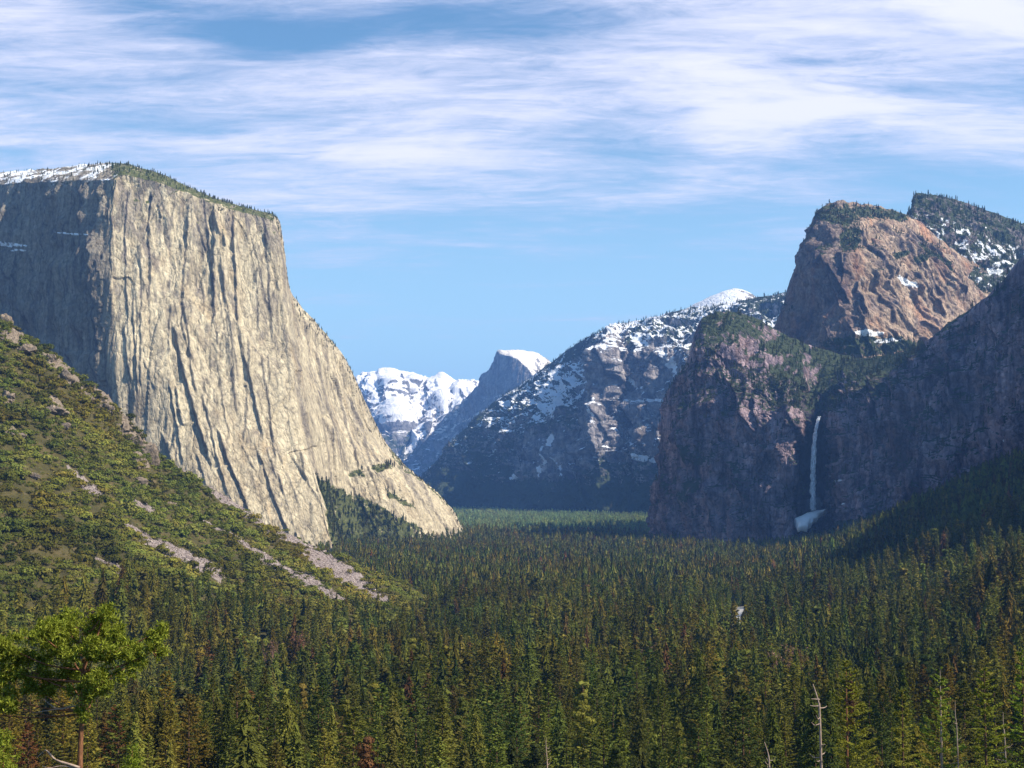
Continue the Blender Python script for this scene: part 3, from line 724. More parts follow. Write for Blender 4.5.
def half_dome():
    c = [
     [(430, 432, 15000), (430, 436, 14900), (430, 450, 14600), (430, 500, 14200)],
     [(455, 412, 14900), (455, 417, 14700), (455, 440, 14300), (455, 500, 13900)],
     [(468, 400, 14600), (468, 404, 14400), (468, 440, 14100), (468, 500, 13700)],
     [(476, 388, 14400), (476, 392, 14200), (477, 435, 13900), (478, 500, 13500)],
     [(484, 377, 14200), (484, 380, 14050), (485, 430, 13750), (486, 500, 13400)],
     [(492, 371, 14050), (492, 373, 13950), (493, 425, 13650), (494, 500, 13300)],
     [(496, 362, 14000), (496, 364, 13880), (498, 425, 13600), (500, 500, 13250)],
     [(500, 354, 13950), (500, 356, 13800), (503, 425, 13550), (505, 500, 13200)],
     [(508, 352, 14000), (508, 356, 13700), (511, 425, 13480), (513, 500, 13150)],
     [(517, 351, 14080), (518, 360, 13620), (520, 425, 13420), (522, 500, 13100)],
     [(527, 351, 14150), (528, 369, 13540), (530, 428, 13360), (532, 500, 13050)],
     [(537, 354, 14220), (536, 380, 13480), (539, 430, 13300), (541, 500, 13000)],
     [(546, 359, 14280), (543, 396, 13450), (547, 435, 13280), (549, 500, 13000)],
     [(556, 368, 14330), (556, 405, 13500), (558, 440, 13300), (560, 500, 13000)],
     [(570, 385, 14400), (570, 415, 13600), (572, 445, 13350), (574, 500, 13050)],
     [(600, 415, 14500), (600, 435, 13800), (602, 455, 13500), (604, 500, 13200)]]
    g, X = loft(c, 320, 240, .15, .75)
    N = normals(X); H = unit(N * np.array([1, 1, .7])); px = g[..., 0]; py = g[..., 1]
    dome = pmask(g, [(525, 372, 35, 30)])
    d = (1 - dome) * (70 * fbm(X, 1 / 350., 5, True)) + 16 * fbm(X, (1 / 120., 1 / 120., 1 / 500.), 4, True, off=8)
    X = X + H * d[..., None]
    nz = normals(X)[..., 2]; n1 = fbm(X, 1 / 150., 5, off=4)
    snow = sstep(.42, .6, nz) * sstep(488, 500, px) * (.72 + n1 * .35)
    snow = np.maximum(snow, (.42 + n1 * .9) * sstep(.3, .55, nz) * (py > 385))
    mat = rock_mat('half_round_granite', (.36, .35, .33), (.27, .26, .26), (.17, .165, .17), (.3, .28, .26), 3., snowcol=(.74, .68, .60), bd=1.2)
    solid('summit', X, dict(snow=np.clip(snow, 0, 1), veg=.1 + .3 * (py > 410) * (1 - dome), tone=.0 * snow, darkrock_shade=.15 + 0 * snow), mat, 1500, (.3, 1),
          'distant half dome of granite with one sheer blue shaded face and a pale snowy crown')
def far_range():
    c = [
     [(300, 415, 17200), (300, 422, 16900), (300, 450, 16000), (300, 475, 15000), (300, 520, 14300)],
     [(340, 394, 17200), (340, 402, 16800), (340, 430, 16000), (340, 465, 15000), (340, 520, 14300)],
     [(362, 381, 17200), (362, 392, 16700), (362, 420, 15900), (364, 460, 15000), (366, 520, 14300)],
     [(375, 375, 17150), (376, 388, 16600), (378, 418, 15700), (378, 458, 14900), (378, 520, 14200)],
     [(386, 369, 17100), (388, 386, 16500), (390, 418, 15700), (390, 458, 14800), (390, 520, 14200)],
     [(393, 370, 17100), (395, 388, 16600), (398, 420, 15500), (400, 458, 14800), (400, 520, 14100)],
     [(403, 373, 17100), (405, 392, 16600), (408, 420, 15800), (410, 458, 14800), (412, 520, 14100)],
     [(413, 373, 17100), (415, 390, 16500), (418, 422, 15700), (420, 458, 14700), (422, 520, 14000)],
     [(424, 378, 17100), (426, 392, 16600), (428, 424, 15500), (430, 456, 14700), (432, 520, 14000)],
     [(433, 376, 17050), (435, 390, 16500), (438, 420, 15700), (440, 456, 14600), (442, 520, 13900)],
     [(440, 373, 17050), (442, 390, 16400), (446, 418, 15500), (450, 450, 14600), (452, 520, 13900)],
     [(447, 376, 17050), (450, 395, 16600), (454, 418, 15600), (458, 445, 14500), (460, 520, 13800)],
     [(456, 382, 17100), (460, 394, 16700), (464, 414, 15400), (466, 440, 14400), (468, 520, 13800)],
     [(475, 381, 17200), (478, 392, 16800), (480, 410, 15500), (482, 440, 14500), (484, 520, 13900)],
     [(500, 386, 17300), (500, 395, 16900), (500, 415, 15700), (502, 440, 14700), (504, 520, 14000)],
     [(560, 400, 17500), (560, 410, 17000), (560, 425, 16000), (562, 450, 15000), (564, 520, 14200)]]
    g, X = loft(c, 420, 320, .3, .3)
    N = normals(X); H = unit(N * np.array([1, 1, .6])); px = g[..., 0]; py = g[..., 1]
    v = np.linspace(0, 1, X.shape[1])[None, :] + 0 * px
    d = (330 * fbm(X * np.array([1, .4, 1]), (1 / 900., 1 / 900., 1 / 1500.), 6, True, .55) + 60 * fbm(X, 1 / 300., 5, off=7)) * sstep(0, .1, v)
    X = X + H * d[..., None]; X[..., 2] += (1 - sstep(0, .1, v)) * 45 * fbm(X, 1 / 250., 4, True, off=2)
    nz = normals(X)[..., 2]; n1 = fbm(X, 1 / 260., 5, off=4); n3 = fbm(X, 1 / 90., 4, off=14)
    rib = fbm(X + np.stack([X[..., 2] * .5, 0 * px, 0 * px], -1), (1 / 170., 1 / 170., 1 / 800.), 4, True, off=44)
    snow = .60 - sstep(385, 450, py + n1 * 34) * 1.1 + (nz - .5) * 1.5 + n3 * .5 + rib * .75
    snow = np.maximum(snow, pmask(g, [(372, 428, 14, 6, -10), (428, 445, 30, 5, -42), (452, 405, 22, 5, -30), (400, 425, 10, 14, 20)]) * (.75 + n3))
    mat = rock_mat('far_blue_rock', (.32, .31, .31), (.24, .23, .24), (.13, .13, .14), (.26, .24, .22), 4., snowcol=(.86, .85, .86), bd=1.2)
    solid('mountain', X, dict(snow=np.clip(snow, 0, 1), veg=.2 + .3 * sstep(430, 460, py), tone=.0 * snow, darkrock_shade=.3 + 0 * snow), mat, 2500, (0, 1),
          'snow covered far mountain range at the head of the valley')

el_cap(); fc, FX, FG = falls_cliff(); cathedral(); upper_ridge(); middle_range(); snow_dome(); half_dome(); far_range()

# ------------------------------------------------------------------ ground
def prof(y):
    return np.interp(y, [-400, -60, -8, 6, 14, 60, 150, 300, 470, 700, 1000, 1500, 2000, 3000, 4000, 7000, 9000, 20000, 30000],
                        [205, 192, 186, 184, 174, 142, 108, 88, 78, 56, 38, 27, 18, 4, 0, 14, 20, 60, 80])
def ground_z(x, y, fine=True):
    z = prof(y)
    x0 = np.interp(y, [0, 1000, 1500, 2500, 2900, 3300, 4000], [250, 330, 417, 520, 640, 760, 950])
    t = (x - x0) / 60.
    z = z + .45 * 60 * np.where(t > 20, t, np.log1p(np.exp(np.minimum(t, 20)))) * np.interp(y, [0, 150], [0, 1]) * np.interp(y, [3400, 4200], [1, .1])
    tl = (-x - np.interp(y, [0, 500, 900, 1500, 4000], [120, 260, 420, 700, 1500])) / 60.
    z = z + .3 * 60 * np.where(tl > 20, tl, np.log1p(np.exp(np.minimum(tl, 20)))) * np.interp(y, [0, 150], [0, 1]) * np.interp(y, [2500, 3500], [1, .3])
    z = np.minimum(z, 900)
    p = np.stack([x, y, 0 * x], -1)
    amp = np.interp(y, [0, 40, 200], [0, .15, 1])
    return z + fbm(p, 1 / 300., 3) * 14 * amp * np.interp(y, [500, 2500], [1, .3]) + np.clip(x - x0, 0, 300) / 300 * fbm(p, 1 / 140., 4) * 30 * np.interp(y, [300, 900, 3600, 4300], [0, 1, 1, 0])
ys = np.concatenate([np.linspace(-400, 20, 40), np.linspace(24, 1000, 200)[0:], np.linspace(1010, 8000, 260), np.linspace(8200, 24000, 30)])
nx = 260
uu = np.linspace(-1, 1, nx); uu = np.sign(uu) * np.abs(uu) ** 1.5
GX = uu[:, None] * (900 + np.abs(ys)[None, :] * 1.0); GY = np.repeat(ys[None, :], nx, 0)
GZ = ground_z(GX, GY)
G = np.stack([GX, GY, GZ], -1)
m, t = newmat('forest_floor')
n = t.noise(t.pos, .04, 6, .7); n2 = t.noise(t.pos, .7, 5, .7)
c = t.ramp(n, [(.35, (.02, .02, .011)), (.5, (.04, .032, .018)), (.62, (.06, .05, .025)), (.75, (.12, .09, .06))])
c = t.mix(1., c, t.ramp(n2, [(.3, .6), (.7, 1.25)]), 'MULTIPLY')
finish(t, c, .95, n2, 1.2, .6)
gnd = link('ground', mesh_np('ground', G, grid_faces(nx, len(ys))[:, ::-1], m)); tag(gnd, 'forested valley floor', None, None, 'structure')

# hillside on the left
hc = [
 [(-420, 120, 1900), (-420, 330, 1500), (-420, 520, 1150), (-420, 680, 820), (-420, 860, 520)],
 [(-150, 238, 1760), (-150, 400, 1400), (-150, 550, 1080), (-150, 690, 780), (-150, 830, 540)],
 [(-40, 300, 1720), (-40, 420, 1410), (-40, 555, 1090), (-40, 690, 800), (-40, 825, 560)],
 [(0, 318, 1700), (0, 430, 1410), (0, 560, 1100), (0, 690, 820), (0, 820, 580)],
 [(38, 345, 1700), (38, 445, 1420), (38, 565, 1120), (38, 690, 840), (38, 820, 590)],
 [(78, 377, 1700), (78, 465, 1430), (78, 572, 1140), (78, 690, 860), (78, 820, 600)],
 [(115, 410, 1700), (115, 490, 1440), (115, 582, 1170), (115, 692, 880), (115, 820, 610)],
 [(155, 452, 1700), (152, 520, 1460), (150, 596, 1200), (150, 695, 900), (150, 820, 620)],
 [(190, 475, 1710), (188, 530, 1490), (186, 603, 1230), (186, 700, 900), (186, 820, 620)],
 [(225, 498, 1730), (224, 545, 1520), (222, 612, 1250), (222, 706, 905), (222, 820, 625)],
 [(270, 524, 1750), (268, 560, 1550), (266, 620, 1270), (266, 712, 905), (266, 820, 630)],
 [(320, 552, 1780), (318, 578, 1580), (316, 632, 1280), (316, 718, 905), (316, 820, 630)],
 [(365, 572, 1790), (363, 592, 1600), (361, 642, 1290), (361, 722, 905), (361, 825, 630)],
 [(405, 586, 1790), (403, 604, 1600), (401, 652, 1290), (401, 728, 905), (401, 830, 630)],
 [(445, 610, 1790), (443, 628, 1600), (441, 672, 1290), (441, 745, 905), (441, 845, 630)],
 [(500, 660, 1790), (500, 678, 1600), (500, 720, 1290), (500, 790, 905), (500, 890, 630)]]
HG, HX = loft(hc, 520, 420, .2, .1)
hpx, hpy = HG[..., 0], HG[..., 1]
n1 = fbm(HX, 1 / 70., 5); n2 = fbm(HX, 1 / 25., 4, True, off=9)
HX[..., 2] += 12 * n1 + 2.5 * n2 + 9 * fbm(HX, 1 / 190., 3, off=4)
def seg(px, py, pts, w):
    d = np.full(px.shape, 1e9)
    for (a, b, wa), (c_, d_, wb) in zip(pts[:-1], pts[1:]):
        vx, vy = c_ - a, d_ - b; tt = np.clip(((px - a) * vx + (py - b) * vy) / (vx * vx + vy * vy), 0, 1)
        dd = np.hypot(px - a - tt * vx, py - b - tt * vy) / (wa + (wb - wa) * tt); d = np.minimum(d, dd)
    return (1 - sstep(.45, 1.4, d * w)) * .92
STREAKS = [[(68, 468, 2), (84, 482, 4), (100, 497, 3)], [(112, 515, 3), (150, 540, 6), (180, 556, 10), (215, 575, 9)],
           [(180, 470, 3), (215, 492, 5), (260, 522, 6), (300, 545, 7), (340, 572, 8), (385, 600, 5)],
           [(205, 523, 2), (235, 540, 4), (270, 562, 5), (305, 582, 9), (335, 600, 7)], [(95, 555, 2), (120, 572, 3)], [(135, 502, 2), (150, 512, 4)]]
talus = np.zeros(hpx.shape)
jx = hpx + 5 * fbm(HX, 1 / 30., 3, off=1); jy = hpy + 5 * fbm(HX, 1 / 30., 3, off=2)
for s in STREAKS: talus = np.maximum(talus, seg(jx, jy, s, 1.0))
outc = pmask(HG, [(15, 345, 22, 6, 30), (52, 368, 20, 6, 30), (68, 378, 20, 5, 35), (105, 402, 26, 6, 38), (135, 432, 20, 7, 45), (150, 448, 10, 10), (8, 400, 8, 8), (55, 410, 10, 6, 30), (12, 438, 10, 6), (140, 465, 14, 5, 40)])
talus = np.clip(talus, 0, 1)
HX[..., 2] += outc * (10 * fbm(HX, 1 / 22., 4, True, off=6) + 4)
m, t = newmat('scrubby_hillside')
a = t.noise(t.pos, .05, 6, .7); b = t.noise(t.pos, .5, 5, .75); v = t.new('ShaderNodeTexVoronoi', i_Scale=.22); t.l.new(t.pos, v.inputs['Vector'])
c = t.ramp(a, [(.3, (.045, .042, .016)), (.5, (.085, .075, .025)), (.62, (.12, .095, .04)), (.78, (.20, .15, .09))])
rk = t.ramp(b, [(.3, (.11, .085, .08)), (.5, (.24, .19, .18)), (.7, (.40, .34, .31))])
rk = t.mix(.55, rk, t.ramp(v.outputs['Color'], [(0, (.16, .13, .13)), (1, (.44, .38, .35))]))
tf = t.ramp(t.math('ADD', t.attr('talus'), t.math('MULTIPLY', t.math('SUBTRACT', a, .5), 1.5)), [(.4, 0.), (.5, 1.)])
c = t.mix(tf, c, rk)
of = t.ramp(t.math('ADD', t.attr('outcrop'), t.math('MULTIPLY', t.math('SUBTRACT', a, .5), 1.2)), [(.45, 0.), (.55, 1.)])
c = t.mix(of, c, t.ramp(b, [(.3, (.09, .07, .06)), (.5, (.22, .175, .13)), (.7, (.36, .29, .22))]))
c = t.mix(1., c, t.ramp(b, [(.3, .7), (.7, 1.2)]), 'MULTIPLY')
finish(t, c, .95, b, 2.5, .8)
hill = solid('hillside', HX, dict(talus=talus, outcrop=outc), m, 900, (-.3, 1), 'steep scrubby hillside with grey scree chutes sloping down from the left')

# ------------------------------------------------------------------ finding the surface
def bvh_grid(X, st=1):
    Y = X[::st, ::st]; nu, nv = Y.shape[:2]
    return BVHTree.FromPolygons([Vector(p) for p in Y.reshape(-1, 3).tolist()], [tuple(f) for f in grid_faces(nu, nv).tolist()])
GB = bvh_grid(G); HB = bvh_grid(HX, 2)
CB = bvh_grid(FX, 4)
DOWN = Vector((0, 0, -1))
def surf(x, y):
    o = Vector((x, y, 3000)); a = GB.ray_cast(o, DOWN)[0]; b = HB.ray_cast(o, DOWN)[0]
    za = a.z if a else -99; zb = b.z if b else -99
    return (zb, True) if zb > za else (za, False)
HP = np.stack([hpx, hpy], -1)

# ------------------------------------------------------------------ scatter objects
def scatter(name, pts, scl, idx, protos, label, sxy=None):
    """one object of instances: GN picks a source mesh per point"""
    n = len(pts); pts = np.asarray(pts); scl = np.asarray(scl, np.float32)
    me = mesh_np(name, pts, np.zeros((0, 3), int), None,
                 {'scl': ('FLOAT', scl), 'wid': ('FLOAT', np.asarray(sxy if sxy is not None else scl, np.float32)),
                  'rot': ('FLOAT', RNG.uniform(0, 6.28, n).astype(np.float32)), 'idx': ('INT', np.asarray(idx, np.int32))})
    o = link(name, me)
    ng = bpy.data.node_groups.new(name + '_nodes', 'GeometryNodeTree')
    ng.interface.new_socket('Geometry', in_out='INPUT', socket_type='NodeSocketGeometry')
    ng.interface.new_socket('Geometry', in_out='OUTPUT', socket_type='NodeSocketGeometry')
    N = ng.nodes; L = ng.links
    gi = N.new('NodeGroupInput'); go = N.new('NodeGroupOutput'); ip = N.new('GeometryNodeInstanceOnPoints')
    gg = N.new('GeometryNodeGeometryToInstance')
    for pr in reversed(protos):
        oi = N.new('GeometryNodeObjectInfo'); oi.inputs[0].default_value = pr; oi.inputs['As Instance'].default_value = True
        L.new(oi.outputs['Geometry'], gg.inputs[0])
    def at(nm, ty):
        a = N.new('GeometryNodeInputNamedAttribute'); a.data_type = ty; a.inputs[0].default_value = nm; return a.outputs[0]
    L.new(gi.outputs[0], ip.inputs['Points']); L.new(gg.outputs[0], ip.inputs['Instance'])
    # join all sources as separate instances
    N.remove(gg); jn = N.new('GeometryNodeJoinGeometry')
    for nd in [q for q in N if q.bl_idname == 'GeometryNodeObjectInfo']: L.new(nd.outputs['Geometry'], jn.inputs[0])
    L.new(jn.outputs[0], ip.inputs['Instance'])
    ip.inputs['Pick Instance'].default_value = True
    L.new(at('idx', 'INT'), ip.inputs['Instance Index'])
    cr = N.new('ShaderNodeCombineXYZ'); L.new(at('rot', 'FLOAT'), cr.inputs[2])
    L.new(cr.outputs[0], ip.inputs['Rotation'])
    cs = N.new('ShaderNodeCombineXYZ'); w = at('wid', 'FLOAT'); L.new(w, cs.inputs[0]); L.new(w, cs.inputs[1]); L.new(at('scl', 'FLOAT'), cs.inputs[2])
    L.new(cs.outputs[0], ip.inputs['Scale'])
    L.new(ip.outputs[0], go.inputs[0])
    md = o.modifiers.new('scatter', 'NODES'); md.node_group = ng
    tag(o, label, None, None, 'stuff'); return o
def proto(name, vf, mat):
    return bpy.data.objects.new(name, mesh_np(name, vf[0], vf[1], mat, None, False))

TRUNK_V = tube([(0, 0, -.06), (0, 0, .3), (.002, 0, .7), (0, 0, .97)], [.011, .009, .005, .001], 7)
near_meshes = [mesh_np('conifer_crown', *(tier_crown(10 + k, R=.125 + .02 * (k % 4), base=.10 + .05 * (k % 3), tiers=28, n=9, sprays=2200, leaf=.026, core=.7) if k in (0, 3) else
               clump_crown(10 + k, .15, .3, 14, 3200, .02) if k == 6 else bough_crown(10 + k, 1., .14 + .025 * (k % 3), .10 + .06 * (k % 3), 130, 44, .018, .3 + .3 * (k % 2))), CONIFER, None, False) for k in range(7)]
trunk_mesh = mesh_np('conifer_trunk', *TRUNK_V, BARK)
mids = [proto('conifer', tier_crown(30 + k, R=.125 + .02 * (k % 3), base=.06, tiers=15, n=7, sprays=320, leaf=.045, core=.85) if k < 3 else
        clump_crown(30 + k, .19, .25, 9, 420, .06) if k == 5 else bough_crown(30 + k, 1., .17, .12, 60, 13, .045, .5), CONIFER) for k in range(6)]
fars = [proto('conifer', tier_crown(50 + k, R=.12 + .018 * (k % 3), base=.03, tiers=8, n=5, sprays=24, leaf=.08), CONIFER) for k in range(5)]
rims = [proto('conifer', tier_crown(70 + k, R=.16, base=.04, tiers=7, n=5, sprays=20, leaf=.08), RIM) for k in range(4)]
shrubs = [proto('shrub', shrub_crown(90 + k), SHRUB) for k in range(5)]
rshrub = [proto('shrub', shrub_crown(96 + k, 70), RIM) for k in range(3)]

# forest points
pts = []
def add_zone(d0, d1, s):
    ny = int((d1 - d0) / s)
    for j in range(ny):
        y = d0 + (j + .5) * s; hw = y * .42 + 130
        k = int(2 * hw / s); xs = -hw + (np.arange(k) + .5) * s
        xs = xs + RNG.uniform(-.42, .42, k) * s; yy = y + RNG.uniform(-.42, .42, k) * s
        pts.append(np.stack([xs, yy], -1))
add_zone(200, 1200, 10.4); add_zone(1200, 2500, 11.8); add_zone(2500, 4400, 14.5); add_zone(4400, 8600, 18)
pts = np.concatenate(pts)
dens = fbm(np.concatenate([pts, np.zeros((len(pts), 1))], 1), 1 / 130., 4, off=70)
spec = fbm(np.concatenate([pts, np.zeros((len(pts), 1))], 1), 1 / 320., 3, off=30)
# the creek bed and other small openings
CLEAR = [P(738, 640, 1150), P(690, 668, 950), P(545, 600, 1600), P(322, 742, 760), P(780, 612, 1500)]
def creek(x, y):      # centre line of the pale creek bed
    pxl = 512 + F * x / y
    return abs(pxl - (738 + 6 * math.sin(y / 90.))) * y / F < 12 and 1200 < y < 1720
class TAL:
    @staticmethod
    def find_nearest_tal(qx, qy):
        m_ = 0
        for st in STREAKS:
            for (a, b, wa), (c_, d_, wb) in zip(st[:-1], st[1:]):
                vx, vy = c_ - a, d_ - b; tt_ = min(1, max(0, ((qx - a) * vx + (qy - b) * vy) / (vx * vx + vy * vy)))
                if math.hypot(qx - a - tt_ * vx, qy - b - tt_ * vy) < wa + (wb - wa) * tt_ + 2: return 1
        return 0
trees = []; shr = []
LIT = []
Ztr = []
for (x, y), dn, sp in zip(pts.tolist(), dens.tolist(), spec.tolist()):
    z, onhill = surf(x, y)
    if z < -50: continue
    qx, qy = proj((x, y, z))
    if y < 335: continue
    if dn < -.24: continue
    if creek(x, y): continue
    h = random.choice((random.uniform(13, 26), random.uniform(22, 36), random.uniform(32, 47))) * (1 + .5 * sp + .35 * dn) * .9
    if random.random() < .12: h *= .6
    if onhill:
        # above the tree line of the hillside only scattered trees grow in the scrub
        lim = np.interp(qx, [0, 90, 170, 260, 400], [640, 610, 600, 612, 640]) + 18 * sp + random.uniform(-12, 12)
        if qy < 640 and TAL.find_nearest_tal(qx, qy) > .3: continue
        if qy < lim:
            if random.random() > .035 + .1 * sstep(60, 0, lim - qy): continue
            h *= .6
        elif random.random() < .12: continue
    trees.append((x, y, z - 1.0, h))
trees = np.array(trees)
tx, ty = proj(trees[:, :3] + np.array([0, 0, 1.]) * trees[:, 3:4])
size = trees[:, 3] * F / trees[:, 1]
inview = (tx > -10) & (tx < 1034) & (ty < 762) & (ty > 250)
key = np.where(inview, size, -1)
order = np.argsort(-key); near_i = order[:300]; isnear = np.zeros(len(trees), bool); isnear[near_i] = True
D = trees[:, 1]
rest = trees[~isnear]; Dr = rest[:, 1]
idx = np.where(Dr < 1900, np.where(RNG.random(len(rest)) < .06, 5, RNG.integers(0, 5, len(rest))), 6 + RNG.integers(0, 5, len(rest)))
SUN_PAINTED = leaf_mat('sun_painted_grove_leaves', [(0, (.16, .24, .08)), (.5, (.22, .30, .10)), (1, (.13, .20, .08))])  # sunlight of the far strip put into a brighter leaf colour
groves = [proto('grove_tree', tier_crown(80 + k, R=.14, base=.03, tiers=7, n=5, sprays=24, leaf=.08), SUN_PAINTED) for k in range(3)]
far_ = Dr > 4650 + 250 * fbm(rest[:, :3] * np.array([1, 1, 0]), 1 / 300., 2)
wid_ = rest[:, 3] * RNG.uniform(.9, 1.45, len(rest))
scatter('forest', rest[~far_, :3], rest[~far_, 3], idx[~far_], mids + fars, 'dense conifer forest filling the valley floor', wid_[~far_])
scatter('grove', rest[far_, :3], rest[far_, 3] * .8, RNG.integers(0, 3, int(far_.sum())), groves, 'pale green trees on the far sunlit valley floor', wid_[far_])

def place_word(px, py):
    h = 'far left' if px < 170 else 'left' if px < 380 else 'centre' if px < 620 else 'right' if px < 850 else 'far right'
    return h
cnt = 0
base_root = None
for i in near_i.tolist():
    x, y, z, h = trees[i]; k = 6 if random.random() < .05 else random.randrange(6)
    rt = empty('conifer_tree', (x, y, z)); rt.rotation_euler = (random.uniform(-.02, .02), random.uniform(-.02, .02), random.uniform(0, 6.28))
    w = h * random.uniform(.95, 1.4); rt.scale = (w, w, h)
    cr = bpy.data.objects.new('crown', near_meshes[k]); cr.parent = rt; COL.objects.link(cr)
    tk = bpy.data.objects.new('trunk', trunk_mesh); tk.parent = rt; COL.objects.link(tk)
    px_, py_ = tx[i], ty[i]
    sz = 'tall' if h > 36 else 'mid sized' if h > 28 else 'small'
    form = ['narrow', 'slender', 'full crowned', 'broad', 'dense', 'ragged', 'bushy'][k]
    row = 'bottom edge of the picture' if py_ > 715 else 'front rows of the forest' if py_ > 665 else 'lower forest behind the front rows'
    lab = f'{sz} {form} conifer in the {place_word(px_, py_)} of the {row}' if py_ <= 715 else f'{sz} {form} conifer at the {row}, {place_word(px_, py_)}'
    tag(rt, lab, 'tree', 'conifers in the nearest part of the forest')

# hillside scrub
sm = (1 - talus) * (1 - .75 * outc) * (hpx > -230) * (hpy < 700) * (.4 + sstep(-.35, .15, fbm(HX, 1 / 45., 3, off=77)))
sp_ = grid_points(HX, sm, 20000, 4); n = len(sp_)
ss = RNG.choice([.7, 1., 1., 1.3, 2.1], n) * RNG.uniform(4, 9, n) * (1 + .3 * fbm(sp_, 1 / 80., 2, off=3))
scatter('scrub', sp_ - np.array([0, 0, .6]), ss * RNG.uniform(.8, 1.2, n), RNG.integers(0, 5, n), shrubs, 'olive green scrub covering the left hillside', ss)

# talus boulders
def rock(seed, sub=2, rough=.3):
    import bmesh
    bm = bmesh.new(); bmesh.ops.create_icosphere(bm, subdivisions=sub, radius=.5)
    v = np.array([q.co[:] for q in bm.verts]); f = np.array([[q.index for q in a.verts] for a in bm.faces]); bm.free()
    r = np.random.default_rng(seed); st = r.uniform(.7, 1.3, 3)
    nn = fbm(v, 2.2, 3, off=seed * 3.1); v = v * (1 + rough * 2 * nn)[:, None]
    for _ in range(7):                     # chop flat joints
        d = unit(r.normal(size=3)); k = np.maximum(v @ d - r.uniform(.25, .42), 0); v = v - k[:, None] * d
    return v * st, f
mt, t = newmat('scree_boulders')
oi = t.new('ShaderNodeObjectInfo'); b = t.noise(t.pos, 3., 4, .6)
finish(t, t.mix(1., t.ramp(oi.outputs['Random'], [(0, (.12, .095, .09)), (.5, (.25, .20, .18)), (1, (.44, .38, .34))]), t.ramp(b, [(.3, .75), (.7, 1.15)]), 'MULTIPLY'), .95)
rocks = [proto('boulder', rock(k, 1), mt) for k in range(5)]
bp = grid_points(HX, np.clip(talus, 0, 1) ** 1.5 * (hpx > -50), 9000, 9); n = len(bp)
bs = RNG.uniform(.8, 2.6, n) * np.where(RNG.random(n) < .06, 2.0, 1)
scatter('scree', bp, bs * .8, RNG.integers(0, 5, n), rocks, 'grey scree boulders filling the hillside chutes', bs)

# rock outcrops on the hillside
mo, t = newmat('outcrop_rock')
a = t.noise(t.pos, .9, 6, .65, (1, 1, .4)); b = t.noise(t.pos, .25, 5, .6)
c = t.ramp(a, [(.3, (.09, .07, .055)), (.5, (.23, .18, .13)), (.7, (.40, .32, .24))])
c = t.mix(t.ramp(b, [(.45, 0.), (.6, .8)]), c, (.10, .085, .075))
finish(t, c, .95, a, 2., .8)
OC = [(4, 312, 13, 20, 'tall pale outcrop at the left edge of the picture high on the hillside'),
      (22, 350, 12, 9, 'brown outcrop just below the top left of the hillside'),
      (44, 362, 14, 12, 'buff outcrop beside the highest scrub on the hillside rim'),
      (62, 377, 12, 12, 'blocky outcrop on the hillside rim below the buff one'),
      (84, 392, 11, 14, 'jagged outcrop halfway along the cliffy hillside rim'),
      (101, 406, 12, 12, 'squat outcrop on the hillside rim above the lowest cliff'),
      (120, 424, 12, 14, 'dark fissured outcrop near the lower end of the hillside rim'),
      (134, 438, 11, 14, 'steep outcrop next to the last block of the hillside rim'),
      (149, 455, 13, 18, 'last and lowest block of the cliffy hillside rim'),
      (8, 400, 12, 12, 'pale knob in the scrub at the left picture edge'),
      (52, 414, 16, 8, 'low buff outcrop in the scrub above the upper scree chute'),
      (14, 440, 13, 9, 'rounded outcrop in the scrub at the left below the pale knob'),
      (66, 428, 9, 8, 'small outcrop below the low buff outcrop'),
      (140, 480, 10, 10, 'small rocky step in dark scrub below the lowest rim block'),
      (33, 478, 6, 6, 'small light boulder in the middle of the upper scrub'),
      (172, 502, 7, 6, 'small boulder above the top of the main scree chute')]
def hill_at(px, py):
    k = np.argmin((hpx - px) ** 2 + (hpy - py) ** 2); i, j = np.unravel_index(k, hpx.shape); return HX[i, j]
for q, (px_, py_, w, h, lab) in enumerate(OC):
    p = hill_at(px_, py_ + h * .35); s = p[1] / F
    parts = []
    rr = np.random.default_rng(200 + q)
    for k in range(4):
        v, f = rock(300 + q * 5 + k, 4, .35)
        sc = np.array([w, w * .9, h]) * s * rr.uniform(.55, 1.0) * 1.15
        parts.append((v * sc + np.array([rr.uniform(-.45, .45) * w * s, rr.uniform(-.3, .3) * w * s, rr.uniform(-.15, .25) * h * s]), f))
    V, Fc = join(parts); V = V + unit(V) * (fbm(V, 1 / 6., 3, True) * 1.6)[:, None]
    o = link('rock_outcrop', mesh_np('rock_outcrop', V, Fc, mo)); o.location = p.tolist()
    tag(o, lab, 'rock', 'rock outcrops on the hillside')

# trees and brush on the rock masses
def rimscat(name, key, ntree, nshr, lab, h0, h1):
    X, g, mk, vg = SCAT[key]
    a = grid_points(X, mk, ntree, 21); b = grid_points(X, np.clip(mk, 0, 1), nshr, 22) if nshr else np.zeros((0, 3))
    p = np.concatenate([a, b]); n = len(p)
    hs = np.concatenate([RNG.uniform(h0, h1, ntree), RNG.uniform(h0 * .6, h0 * 1.1, nshr)])
    ws = np.concatenate([hs[:ntree] * RNG.uniform(.8, 1.2, ntree), hs[ntree:] * 1.3])
    ix = np.concatenate([RNG.integers(0, 4, ntree), 4 + RNG.integers(0, 3, nshr)])
    scatter(name, p - np.array([0, 0, .8]), hs, ix, rims + rshrub, lab, ws)
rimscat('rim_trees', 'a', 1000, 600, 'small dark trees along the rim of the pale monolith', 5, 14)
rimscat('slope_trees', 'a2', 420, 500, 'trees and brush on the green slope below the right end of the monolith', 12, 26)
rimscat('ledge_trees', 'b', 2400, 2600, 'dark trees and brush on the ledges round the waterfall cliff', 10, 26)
rimscat('summit_trees', 'c', 900, 900, 'dark trees on the shoulders of the reddish peak', 9, 20)
